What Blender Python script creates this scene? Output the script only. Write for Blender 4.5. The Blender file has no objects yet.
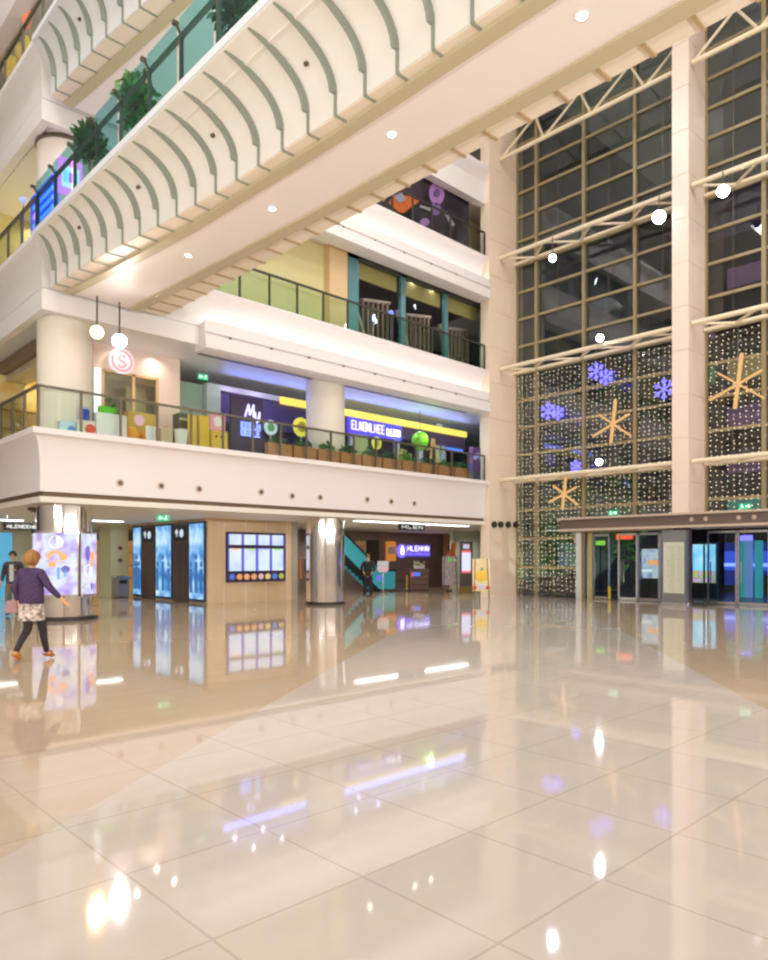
import bpy, bmesh, math, random
from mathutils import Vector, Matrix
random.seed(11)
S = bpy.context.scene
COL = S.collection
PI = math.pi
# ------------------------------------------------------------------ camera numbers
F, CX, HY, CH = 707.0, 384.0, 558.0, 1.58
FWD = (0.690, 0.724); RGT = (0.724, -0.690)
def ray(px):
    r = (px - CX) / F
    return r*RGT[0] + FWD[0], r*RGT[1] + FWD[1]
def onY(px, py, Y):          # point of the plane y = Y seen at a place in the photograph
    a, b = ray(px); d = Y/b
    return a*d, Y, CH + (HY-py)/F*d
def onX(px, py, X):
    a, b = ray(px); d = X/a
    return X, b*d, CH + (HY-py)/F*d
# ------------------------------------------------------------------ materials
MATS = {}
def mat(name, col, rough=0.5, metal=0.0, emit=None, strength=0.0, sample=True, bump=0, spec=None):
    if name in MATS: return MATS[name]
    m = bpy.data.materials.new(name); m.use_nodes = True
    b = m.node_tree.nodes['Principled BSDF']
    b.inputs['Base Color'].default_value = (*col, 1)
    b.inputs['Roughness'].default_value = rough
    b.inputs['Metallic'].default_value = metal
    if spec is not None: b.inputs['Specular IOR Level'].default_value = spec
    if emit:
        b.inputs['Emission Color'].default_value = (*emit, 1)
        b.inputs['Emission Strength'].default_value = strength
        if not sample:
            m.cycles.emission_sampling = 'NONE'
    if bump:
        nt = m.node_tree
        n = nt.nodes.new('ShaderNodeTexNoise'); n.inputs['Scale'].default_value = bump
        tc = nt.nodes.new('ShaderNodeTexCoord')
        bp = nt.nodes.new('ShaderNodeBump'); bp.inputs['Strength'].default_value = .15
        nt.links.new(tc.outputs['Object'], n.inputs['Vector'])
        nt.links.new(n.outputs['Fac'], bp.inputs['Height']); nt.links.new(bp.outputs['Normal'], b.inputs['Normal'])
    MATS[name] = m
    return m
def noise_mat(name, c1, c2, scale=3, rough=.5, detail=3, stretch=(1,1,1)):
    if name in MATS: return MATS[name]
    m = mat(name, c1, rough)
    nt = m.node_tree; b = nt.nodes['Principled BSDF']
    tc = nt.nodes.new('ShaderNodeTexCoord'); mp = nt.nodes.new('ShaderNodeMapping')
    mp.inputs['Scale'].default_value = stretch
    n = nt.nodes.new('ShaderNodeTexNoise'); n.inputs['Scale'].default_value = scale; n.inputs['Detail'].default_value = detail
    r = nt.nodes.new('ShaderNodeValToRGB')
    r.color_ramp.elements[0].color = (*c1,1); r.color_ramp.elements[1].color = (*c2,1)
    r.color_ramp.elements[0].position = .35; r.color_ramp.elements[1].position = .65
    nt.links.new(tc.outputs['Object'], mp.inputs['Vector']); nt.links.new(mp.outputs['Vector'], n.inputs['Vector'])
    nt.links.new(n.outputs['Fac'], r.inputs['Fac']); nt.links.new(r.outputs['Color'], b.inputs['Base Color'])
    return m
def ad_mat(name, cols, scale=2.0, strength=1.5, sample=False, stretch=(1,1,1)):
    """a lit printed film: voronoi patches of the given colours, glowing"""
    if name in MATS: return MATS[name]
    m = mat(name, cols[0], .4)
    nt = m.node_tree; b = nt.nodes['Principled BSDF']
    tc = nt.nodes.new('ShaderNodeTexCoord'); mp = nt.nodes.new('ShaderNodeMapping'); mp.inputs['Scale'].default_value = stretch
    n = nt.nodes.new('ShaderNodeTexNoise'); n.inputs['Scale'].default_value = scale; n.inputs['Detail'].default_value = 2
    r = nt.nodes.new('ShaderNodeValToRGB'); cr = r.color_ramp
    k = len(cols)
    for i, c in enumerate(cols):
        p = .3 + .4*i/max(1, k-1)
        e = cr.elements[i] if i < 2 else cr.elements.new(p)
        e.position = p; e.color = (*c, 1)
    nt.links.new(tc.outputs['Object'], mp.inputs['Vector']); nt.links.new(mp.outputs['Vector'], n.inputs['Vector'])
    nt.links.new(n.outputs['Fac'], r.inputs['Fac'])
    nt.links.new(r.outputs['Color'], b.inputs['Emission Color'])
    b.inputs['Base Color'].default_value = (.05,.05,.06,1)
    b.inputs['Emission Strength'].default_value = strength*.56
    if not sample: m.cycles.emission_sampling = 'NONE'
    return m
def glow(name, col, strength=1.0, sample=False):
    if strength < 4: strength *= .62
    return mat(name, (col[0]*.25, col[1]*.25, col[2]*.25), .4, 0, col, strength, sample)
def glass_mat(name, tint, ior=1.45):
    if name in MATS: return MATS[name]
    m = bpy.data.materials.new(name); m.use_nodes = True
    nt = m.node_tree; nt.nodes.clear()
    o = nt.nodes.new('ShaderNodeOutputMaterial'); mx = nt.nodes.new('ShaderNodeMixShader')
    t = nt.nodes.new('ShaderNodeBsdfTransparent'); t.inputs['Color'].default_value = (*tint, 1)
    g = nt.nodes.new('ShaderNodeBsdfGlossy'); g.inputs['Roughness'].default_value = .02
    f0 = ((ior-1)/(ior+1))**2
    ge = nt.nodes.new('ShaderNodeNewGeometry'); dt = nt.nodes.new('ShaderNodeVectorMath'); dt.operation = 'DOT_PRODUCT'
    nt.links.new(ge.outputs['Normal'], dt.inputs[0]); nt.links.new(ge.outputs['Incoming'], dt.inputs[1])
    def mm(op, a, b):
        q = nt.nodes.new('ShaderNodeMath'); q.operation = op
        for i, v in enumerate((a, b)):
            if isinstance(v, (int, float)): q.inputs[i].default_value = v
            elif v is not None: nt.links.new(v, q.inputs[i])
        return q.outputs[0]
    sch = mm('ADD', mm('MULTIPLY', mm('POWER', mm('SUBTRACT', 1.0, mm('ABSOLUTE', dt.outputs['Value'], None)), 5.0), 1-f0), f0)
    nt.links.new(sch, mx.inputs[0]); nt.links.new(t.outputs[0], mx.inputs[1]); nt.links.new(g.outputs[0], mx.inputs[2])
    nt.links.new(mx.outputs[0], o.inputs['Surface'])
    MATS[name] = m
    return m
def floor_mat():
    m = mat('polished_stone', (.8,.7,.6), .045)
    nt = m.node_tree; b = nt.nodes['Principled BSDF']; N = nt.nodes.new; L = nt.links.new
    b.inputs['IOR'].default_value = 1.62
    g = N('ShaderNodeNewGeometry'); sx = N('ShaderNodeSeparateXYZ'); L(g.outputs['Position'], sx.inputs[0])
    def M(op, a, bb=None, c=None):
        n = N('ShaderNodeMath'); n.operation = op
        for i, v in enumerate((a, bb, c)):
            if v is None: continue
            if isinstance(v, (int, float)): n.inputs[i].default_value = v
            else: L(v, n.inputs[i])
        return n.outputs[0]
    X, Y = sx.outputs[0], sx.outputs[1]
    T = .835
    def joint(v, off, w):
        f = M('FRACT', M('DIVIDE', M('SUBTRACT', v, off), T))
        return M('LESS_THAN', M('ABSOLUTE', M('SUBTRACT', f, .5)), w)   # 1 at centre
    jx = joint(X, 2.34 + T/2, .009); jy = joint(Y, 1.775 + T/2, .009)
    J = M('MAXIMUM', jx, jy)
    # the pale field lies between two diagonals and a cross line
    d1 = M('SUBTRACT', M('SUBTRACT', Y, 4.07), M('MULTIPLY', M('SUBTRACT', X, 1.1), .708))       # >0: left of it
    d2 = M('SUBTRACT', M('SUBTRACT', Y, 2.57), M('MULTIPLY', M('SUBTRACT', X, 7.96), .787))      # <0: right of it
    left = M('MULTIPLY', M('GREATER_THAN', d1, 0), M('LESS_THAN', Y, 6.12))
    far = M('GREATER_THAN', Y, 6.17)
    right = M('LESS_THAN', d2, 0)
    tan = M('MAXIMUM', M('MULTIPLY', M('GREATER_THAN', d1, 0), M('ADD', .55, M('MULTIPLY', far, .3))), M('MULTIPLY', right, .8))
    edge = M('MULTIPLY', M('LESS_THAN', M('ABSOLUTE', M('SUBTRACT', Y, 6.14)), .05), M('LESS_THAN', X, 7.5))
    tc = N('ShaderNodeTexCoord'); mp = N('ShaderNodeMapping'); mp.inputs['Scale'].default_value = (.7, 3.2, 1)
    L(tc.outputs['Object'], mp.inputs[0])
    nz = N('ShaderNodeTexNoise'); nz.inputs['Scale'].default_value = 1.6; nz.inputs['Detail'].default_value = 6; L(mp.outputs[0], nz.inputs[0])
    def mixc(f, a, c):
        n = N('ShaderNodeMix'); n.data_type = 'RGBA'
        if isinstance(f, (int, float)): n.inputs[0].default_value = f
        else: L(f, n.inputs[0])
        for i, v in ((6, a), (7, c)):
            if isinstance(v, tuple): n.inputs[i].default_value = (*v, 1)
            else: L(v, n.inputs[i])
        return n.outputs[2]
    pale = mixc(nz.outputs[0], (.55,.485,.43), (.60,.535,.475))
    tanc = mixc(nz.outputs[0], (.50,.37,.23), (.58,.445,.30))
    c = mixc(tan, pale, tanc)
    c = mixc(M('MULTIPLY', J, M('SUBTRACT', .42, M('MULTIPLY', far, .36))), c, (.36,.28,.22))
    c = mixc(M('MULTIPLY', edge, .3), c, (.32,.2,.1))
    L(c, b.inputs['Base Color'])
    return m
W_PINK = mat('pinkish_white_plaster', (.85,.79,.775), .5)
W_CREAM = mat('cream_plaster', (.86,.82,.75), .5)
W_WHITE = mat('white_plaster', (.84,.81,.78), .45)
W_COOL = mat('cool_white_plaster', (.80,.81,.80), .45)
W_PEACH = mat('peach_panel', (.86,.75,.61), .5)
OLIVE = mat('olive_beige_trim', (.55,.48,.31), .5)
SOFF = mat('rose_soffit_panel', (.90,.83,.78), .45)
FIN = mat('grey_green_fin', (.29,.32,.26), .5)
DARK = mat('dark_bronze', (.06,.05,.045), .4)
BLACK = mat('black_paint', (.02,.02,.022), .4)
BROWN = mat('dark_brown_panel', (.13,.085,.065), .4)
BRONZE = mat('bronze_rail', (.18,.15,.11), .35, .6)
STEEL = mat('brushed_steel', (.62,.62,.62), .25, 1)
CHROME = mat('mirror_chrome', (.86,.82,.78), .06, 1)
MULL = mat('gold_beige_mullion', (.31,.245,.13), .4)
TRUSS = mat('cream_painted_steel', (.80,.68,.48), .4)
GLASS_N = glass_mat('curtain_wall_glass', (.82,.86,.86), 1.68)
GLASS_T = glass_mat('teal_railing_glass', (.60,.90,.92), 1.4)
GLASS_L = glass_mat('pale_teal_railing_glass', (.86,.94,.88), 1.3)
GLASS_S = glass_mat('shop_glass', (.9,.95,.95), 1.14)
GLASS_C = glass_mat('clear_railing_glass', (.92,.96,.93), 1.3)
GLASS_D = glass_mat('door_glass', (.85,.92,.93), 1.35)
LEAF = noise_mat('green_leaf', (.03,.12,.02), (.10,.28,.05), 9)
LEAF2 = noise_mat('dark_green_leaf', (.02,.07,.025), (.06,.17,.05), 9)
EARTH = mat('terracotta_box', (.42,.2,.08), .7)
WHITE = mat('white_gloss', (.85,.85,.84), .3)
# ------------------------------------------------------------------ mesh builder
ORG = {}
class MB:
    def __init__(s): s.v = []; s.f = []
    def add(s, vs, fs):
        o = len(s.v); s.v += [tuple(p) for p in vs]; s.f += [tuple(i+o for i in f) for f in fs]; return s
    def box(s, x0, x1, y0, y1, z0, z1):
        return s.add([(x,y,z) for z in (z0,z1) for y in (y0,y1) for x in (x0,x1)],
                     [(0,2,3,1),(4,5,7,6),(0,1,5,4),(2,6,7,3),(0,4,6,2),(1,3,7,5)])
    def bar(s, p, q, w, h=None, up=(0,0,1)):
        p, q = Vector(p), Vector(q); h = h or w
        d = (q-p).normalized(); u = Vector(up)
        if abs(d.dot(u)) > .98: u = Vector((1,0,0))
        a = d.cross(u).normalized()*w/2; b = a.cross(d).normalized()*h/2
        vs = [p-a-b, p+a-b, p+a+b, p-a+b, q-a-b, q+a-b, q+a+b, q-a+b]
        return s.add(vs, [(0,3,2,1),(4,5,6,7),(0,1,5,4),(1,2,6,5),(2,3,7,6),(3,0,4,7)])
    def cyl(s, p, q, r0, r1=None, n=12, cap=True):
        p, q = Vector(p), Vector(q); r1 = r0 if r1 is None else r1
        d = (q-p).normalized(); u = Vector((0,0,1)) if abs(d.z) < .95 else Vector((1,0,0))
        a = d.cross(u).normalized(); b = a.cross(d).normalized()
        vs = []
        for c, r in ((p,r0),(q,r1)):
            for i in range(n):
                t = 2*PI*i/n; vs.append(c + a*(r*math.cos(t)) + b*(r*math.sin(t)))
        fs = [(i, (i+1)%n, n+(i+1)%n, n+i) for i in range(n)]
        if cap: fs += [tuple(range(n-1,-1,-1)), tuple(range(n,2*n))]
        return s.add(vs, fs)
    def lathe(s, cx, cy, prof, n=32, cap=True):
        vs = []
        for r, z in prof:
            for i in range(n):
                t = 2*PI*i/n; vs.append((cx+r*math.cos(t), cy+r*math.sin(t), z))
        fs = []
        for k in range(len(prof)-1):
            for i in range(n):
                fs.append((k*n+i, k*n+(i+1)%n, (k+1)*n+(i+1)%n, (k+1)*n+i))
        if cap: fs += [tuple(range(n-1,-1,-1)), tuple((len(prof)-1)*n+i for i in range(n))]
        return s.add(vs, fs)
    def arc(s, cx, cy, r0, r1, a0, a1, z0, z1, n=18):
        vs = []; fs = []
        for i in range(n+1):
            t = a0+(a1-a0)*i/n
            for r in (r0, r1):
                for z in (z0, z1): vs.append((cx+r*math.cos(t), cy+r*math.sin(t), z))
        for i in range(n):
            a, b = 4*i, 4*i+4
            fs += [(a+2,b+2,b+3,a+3), (a,a+1,b+1,b), (a+1,a+3,b+3,b+1), (a,b,b+2,a+2)]
        fs += [(0,2,3,1), (4*n,4*n+1,4*n+3,4*n+2)]
        return s.add(vs, fs)
    def prism(s, poly, vec):
        n = len(poly); v = Vector(vec)
        vs = [Vector(p) for p in poly] + [Vector(p)+v for p in poly]
        return s.add(vs, [tuple(range(n-1,-1,-1)), tuple(range(n,2*n))] + [(i,(i+1)%n,n+(i+1)%n,n+i) for i in range(n)])
    def loft(s, rings, cap=True):
        n = len(rings[0]); vs = [p for r in rings for p in r]; fs = []
        for k in range(len(rings)-1):
            for i in range(n):
                fs.append((k*n+i, k*n+(i+1)%n, (k+1)*n+(i+1)%n, (k+1)*n+i))
        if cap: fs += [tuple(range(n-1,-1,-1)), tuple((len(rings)-1)*n+i for i in range(n))]
        return s.add(vs, fs)
    def ball(s, c, r, sq=(1,1,1), n=12, m=8):
        vs = [(c[0], c[1], c[2]-r*sq[2])]; fs = []
        for k in range(1, m):
            t = PI*k/m
            for i in range(n):
                a = 2*PI*i/n
                vs.append((c[0]+r*sq[0]*math.sin(t)*math.cos(a), c[1]+r*sq[1]*math.sin(t)*math.sin(a), c[2]-r*sq[2]*math.cos(t)))
        vs.append((c[0], c[1], c[2]+r*sq[2]))
        for i in range(n): fs.append((0, 1+(i+1)%n, 1+i))
        for k in range(m-2):
            for i in range(n):
                fs.append((1+k*n+i, 1+k*n+(i+1)%n, 1+(k+1)*n+(i+1)%n, 1+(k+1)*n+i))
        e = len(vs)-1; o = 1+(m-2)*n
        for i in range(n): fs.append((o+i, o+(i+1)%n, e))
        return s.add(vs, fs)
    def leaves(s, c, rad, n, size):
        for _ in range(n):
            while True:
                p = Vector((random.uniform(-1,1), random.uniform(-1,1), random.uniform(-1,1)))
                if p.length <= 1: break
            p = Vector((c[0]+p.x*rad[0], c[1]+p.y*rad[1], c[2]+p.z*rad[2]))
            d = Vector((random.gauss(0,1), random.gauss(0,1), random.gauss(.3,1))).normalized()
            u = d.cross(Vector((random.gauss(0,1), random.gauss(0,1), random.gauss(0,1)))).normalized()
            L = size*random.uniform(.6,1.3); w = L*.28
            s.add([p, p+d*L*.5+u*w, p+d*L, p+d*L*.5-u*w], [(0,1,2,3)])
        return s
    def build(s, name, m, parent=None, smooth=False, bevel=0, local=False):
        me = bpy.data.meshes.new(name)
        if parent is not None and not local:
            o = ORG.get(parent.name, Vector((0,0,0)))
            me.from_pydata([(x-o.x, y-o.y, z-o.z) for x,y,z in s.v], [], s.f)
        else:
            me.from_pydata(s.v, [], s.f)
        bm = bmesh.new(); bm.from_mesh(me)
        bmesh.ops.recalc_face_normals(bm, faces=bm.faces); bm.to_mesh(me); bm.free()
        me.materials.append(m)
        if smooth:
            me.polygons.foreach_set('use_smooth', [True]*len(me.polygons))
            me.set_sharp_from_angle(angle=math.radians(40))
        ob = bpy.data.objects.new(name, me); COL.objects.link(ob)
        if parent is not None:
            ob.parent = parent
            if not local: ORG[ob.name] = ORG.get(parent.name, Vector((0,0,0)))
        if bevel:
            b = ob.modifiers.new('Bevel', 'BEVEL'); b.width = bevel; b.segments = 2; b.limit_method = 'ANGLE'
        return ob
def tag(o, label, cat, group=None, kind=None):
    o['label'] = label; o['category'] = cat
    if group: o['group'] = group
    if kind: o['kind'] = kind
    return o
def thing(name, label, cat, loc=(0,0,0), rz=0, group=None, kind=None):
    o = bpy.data.objects.new(name, None); COL.objects.link(o)
    o.empty_display_size = .2
    o.location = loc; o.rotation_euler = (0,0,rz); ORG[o.name] = Vector(loc)
    return tag(o, label, cat, group, kind)
def struct(o, label, cat): return tag(o, label, cat, None, 'structure')
def children(o): return [c for c in bpy.data.objects if c.parent == o]
def copy_tree(o, parent=None):
    c = o.copy(); COL.objects.link(c)
    if parent is not None: c.parent = parent
    for ch in children(o): copy_tree(ch, c)
    return c
def B(*a): return MB().box(*a)
def light(name, loc, size, power, col=(1,1,1), aim=(0,0,-1), size_y=None, spread=None):
    l = bpy.data.lights.new(name, 'AREA'); l.shape = 'RECTANGLE'; l.size = size; l.size_y = size_y or size
    l.energy = power; l.color = col
    if spread: l.spread = math.radians(spread)
    o = bpy.data.objects.new(name, l); COL.objects.link(o); o.location = loc
    o.rotation_euler = Vector(aim).to_track_quat('-Z', 'Y').to_euler()
    return o
def downs(loc, n, step, power, col=(1,1,1), ang=150, r=.06):
    for i in range(n):
        for j in range(n):
            l = bpy.data.lights.new('downlight_beam', 'SPOT'); l.energy = power/(n*n)*1.6; l.color = col; l.spot_size = math.radians(ang); l.spot_blend = 1; l.shadow_soft_size = r
            o = bpy.data.objects.new('downlight_beam', l); COL.objects.link(o)
            o.location = (loc[0]+(i-(n-1)/2)*step, loc[1]+(j-(n-1)/2)*step, loc[2])
def word_strokes(mb, o, ux, uz, width, height, n, th, dep, rnd, slant=0.0):
    """a row of n letter-like marks (uprights with cross strokes) on the plane o + ux*a + uz*b"""
    o, ux, uz = Vector(o), Vector(ux), Vector(uz); nrm = ux.cross(uz).normalized()
    cw = width/n
    def st(a0, b0, a1, b1):
        p = o + ux*(a0 + slant*b0) + uz*b0; q = o + ux*(a1 + slant*b1) + uz*b1
        mb.bar(p, q, th, dep, up=nrm)
    for i in range(n):
        a = i*cw + cw*.12; w = cw*.68; k = rnd.randrange(6)
        st(a, 0, a, height)
        if k in (0, 3): st(a, height*.97, a+w, height*.97); st(a, height*.5, a+w*.8, height*.5); st(a, .03*height, a+w, .03*height)
        elif k == 1: st(a+w, 0, a+w, height); st(a, height*.5, a+w, height*.5)
        elif k == 2: st(a, .03*height, a+w, .03*height)
        elif k == 4: st(a+w, 0, a+w, height); st(a, height*.97, a+w, height*.97); st(a, .03*height, a+w, .03*height)
        else: st(a, height, a+w, 0); st(a+w, 0, a+w, height)
# ------------------------------------------------------------------ sweep along a plan polyline
def sweep(path, prof, closed_prof=True):
    """path: plan points; prof: (outward offset, z). Outward is to the right of travel."""
    n = len(path); P = [Vector(p) for p in path]
    rings = []
    for i in range(n):
        def nrm(a, b):
            d = (b-a).normalized(); return Vector((d.y, -d.x))
        if i == 0: m = nrm(P[0], P[1])
        elif i == n-1: m = nrm(P[-2], P[-1])
        else:
            a, b = nrm(P[i-1], P[i]), nrm(P[i], P[i+1]); m = (a+b); m = m/ (m.dot(a))
        rings.append([(P[i].x + m.x*o, P[i].y + m.y*o, z) for o, z in prof])
    return MB().loft(rings)
# =================================================================== SHELL
L2, L3, L4, L5 = 4.5, 9.05, 13.63, 17.3
UP = 4.58
FY = 17.75       # gallery edge
FX = 5.5
struct(B(-6, 25, -9, 17.7, -.3, 0).box(-6, 40, 17.7, 42, -.3, 0).build('floor', floor_mat()), 'polished cream stone floor of the atrium with tan border fields', 'floor')
WALLM = mat('rear_wall_plaster', (.76,.73,.70), .6)
struct(B(-6.3, 25.1, -9.3, -9, 0, 22).build('wall_rear', WALLM), 'plain cream wall across the near end of the atrium', 'wall')
struct(B(-6.3, -6, -9, 42, 0, 22).build('wall_left', WALLM), 'plain cream wall closing the atrium on its open side', 'wall')
struct(B(24.55, 25.1, -9, 1.66, 0, 22).build('wall_right', WALLM), 'cream wall beyond the glazed bays', 'wall')
struct(B(-6.3, 40, -9.3, 42.3, 22, 22.4).build('ceiling', W_WHITE), 'white atrium roof high above the galleries', 'ceiling')
struct(B(5.9, 40, 41.7, 42, 0, 22).build('wall_far', W_CREAM), 'cream wall at the far end behind the galleries', 'wall')
for k, x in enumerate((-4, 0.5, 5, 9.5, 14, 18.5)):  # added out of view so the mirrored columns show brown stripes
    struct(B(x, x+.9, -9, -8.6, 0, 22).build('column', mat('added_pilaster_brown', (.38,.25,.15), .4)), 'added brown pilaster on the unseen near wall, for stripes in the mirrored columns', 'column')
# slabs of the three galleries behind the parapets
struct(B(25.1, 40, 17.75, 18.0, 0, 22).build('wall_outer', mat('outer_grey', (.16,.16,.17), .6)), 'dark outer wall of the building beyond the glass corner', 'wall')
def slab(name, z0, z1, label, m=W_CREAM):
    struct(B(FX+.55, 40, FY+.55, 41.7, z0, z1).build(name, m), label, 'ceiling')
slab('ceiling_ground', 2.95, L2, 'cream ceiling over the ground floor shops and first gallery floor')
slab('ceiling_first', 7.65, L3, 'pale ceiling over the first gallery and second gallery floor', W_COOL)
slab('ceiling_second', 12.25, L4, 'pale ceiling over the second gallery')
slab('ceiling_third', 16.22, L5, 'pink ceiling over the third gallery', W_PINK)
# parapets
def concave(zt, zb, cut, steps=8, lip=.14, BK=.30):
    p = [(-BK, zt), (0, zt), (0, zt-lip)]
    for k in range(steps+1):
        t = PI/2*k/steps
        p.append((-.03 - cut*math.sin(t), zt-lip-.01 - (zt-lip-zb)*.62*(1-math.cos(t))))
    p.append((-.03-cut, zb)); p.append((-BK, zb))
    return p
RIGHT = 22.79
pathL2 = [(RIGHT, FY), (FX, FY), (FX, 41.6)]
def face_in(path): return path[::-1]      # travel so that outward is away from the gallery floor
def parapet(name, path, prof, m, label):
    return struct(sweep(face_in(path), prof).build(name, m, smooth=True), label, 'parapet')
parapet('wall_parapet', pathL2, concave(4.69, 3.19, .2), W_PINK, 'pinkish white parapet of the first gallery with a curved lip')
struct(sweep(face_in(pathL2), [(-.55,3.19), (-.33,3.19), (-.33,3.07), (-.55,3.07)]).build('trim_1', mat('slot_brown', (.20,.13,.075), .6)), 'dark slot running under the first gallery parapet', 'trim')
struct(sweep(face_in(pathL2), [(-.55,3.07), (-.22,3.07), (-.24,2.93), (-.55,2.93)]).build('trim_2', W_CREAM), 'cream ceiling edge below the dark slot', 'trim')
def left_band(dz, nm):
    pr = concave(9.24+dz, 8.18+dz, .27, BK=.5)[:-2] + [(-.30,8.14+dz), (-.34,8.13+dz), (-.34,8.10+dz), (-.29,8.09+dz), (-.29,7.6+dz), (-.5,7.6+dz)]
    parapet('wall_parapet', [(10.0, FY), (FX, FY), (FX, 41.6)], pr, W_WHITE, nm)
left_band(0, 'white deep band of the second gallery turning the corner under the footbridge')
left_band(UP, 'white deep band of the third gallery turning the corner under the topmost footbridge')
def cove_band(dz, label, glowlabel):
    pr = [(-.55, 9.16+dz), (.0, 9.16+dz), (.0, 9.10+dz)]
    for k in range(9):
        t = PI/2*k/8
        pr.append((-.02-.36*math.sin(t), 9.09+dz-.72*(1-math.cos(t))))
    pr += [(-.40,8.22+dz), (-.38,8.20+dz), (-.05,8.20+dz), (-.05,8.26+dz), (0,8.26+dz), (.02,7.93+dz), (-.06,7.91+dz), (-.06,7.85+dz), (.05,7.84+dz), (.06,7.48+dz), (.0,7.45+dz), (-.55,7.45+dz)]
    o = parapet('wall_parapet', [(RIGHT, FY), (10.0, FY)], pr, W_PINK, label)
    st = B(10.05, RIGHT-.05, FY+.08, FY+.14, 8.2+dz, 8.225+dz).build('cove_light', glow('cove_led_white', (1,.98,.94), 4.6, True))
    tag(st, glowlabel, 'light strip')
    # row of small fixings in the groove
    for k in range(8):
        x = 10.8 + k*1.42
        f = B(x, x+.07, FY+.0, FY+.06, 7.845+dz, 7.915+dz).build('groove_clip', BRONZE)
        tag(f, 'small bronze clip in the groove of a gallery fascia', 'clip', 'bronze clips along the %s gallery fascia' % ('second' if dz == 0 else 'third'))
        f['label'] = 'small bronze clip in the groove under the %s gallery cove' % ('second' if dz == 0 else 'third')
cove_band(0, 'curved cove-lit fascia of the second gallery', 'white light strip in the cove of the second gallery fascia')
cove_band(UP, 'curved cove-lit fascia of the third gallery', 'white light strip in the cove of the third gallery fascia')
# fourth gallery fascia, plain, only its underside is seen
struct(sweep(face_in([(RIGHT, FY), (FX, FY), (FX, 41.6)]), [(-.55,17.4),(0,17.4),(0,17.2),(-.2,16.8),(-.2,15.95),(-.55,15.95)]).build('wall_parapet', W_PINK), 'pink fascia of the topmost gallery below the roof', 'parapet')
# corner pillar and glass wall pillar
def clad(name, x0, x1, y0, y1, z0, z1, step, m, label, off=0):
    mb = MB(); z = z0
    while z < z1-.01:
        t = min(z1, z+step)
        mb.box(x0, x1, y0, y1, z, t-.02); z = t
    mb.box(x0+.02, x1-.02, y0+.02, y1-.02, z0, z1)
    return struct(mb.build(name, m), label, 'column')
clad('column', 22.8, 25.1, 17.76, 18.2, 0, 22, 1.455, mat('peach_stone', (.86,.69,.54), .35), 'wide peach stone pillar in the corner between galleries and glass wall')
clad('column', 23.3, 24.72, 9.93, 10.48, 2.66, 22, 1.455, mat('rose_stone', (.82,.66,.56), .35), 'rose stone pillar standing between the two glazed bays')
struct(B(23.32, 23.6, 9.95, 10.46, 0, 2.66).build('column', DARK), 'dark clad foot of the stone pillar under the entrance canopy', 'column')
# round columns
CR = .66
COLM = mat('column_cream', (.83,.76,.64), .4)
def rcol(x, y, z0, z1, m, label, n=48):
    return struct(MB().lathe(x, y, [(CR, z0), (CR, z1)], n).build('column', m, smooth=True), label, 'column')
rcol(15.31, 18.98, 0, 2.95, CHROME, 'mirror clad round column beside the video wall')
rcol(6.65, 18.96, 0, 2.95, CHROME, 'mirror clad round column wrapped by a glowing advertisement')
rcol(6.65, 18.96, L2, 7.65, COLM, 'cream round column on the first gallery behind the corner railing')
rcol(15.31, 18.98, L2, 7.65, COLM, 'cream round column on the first gallery between the two dark shopfronts')
rcol(6.65, 18.96, L3, 12.25, COLM, 'pale round column on the second gallery behind the lit signs')
for (x, y) in ((15.31, 18.98), (6.65, 18.96)):
    struct(MB().lathe(x, y, [(CR+.02, 0), (CR+.02, .1)], 48).build('trim_3', BLACK, smooth=True), 'black skirting ring around a mirrored column', 'trim')
struct(MB().lathe(6.65, 18.96, [(CR+.04, 12.1), (CR+.04, 12.2)], 48).build('trim_4', BRONZE, smooth=True), 'bronze ring at the head of the pale column', 'trim')
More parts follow.
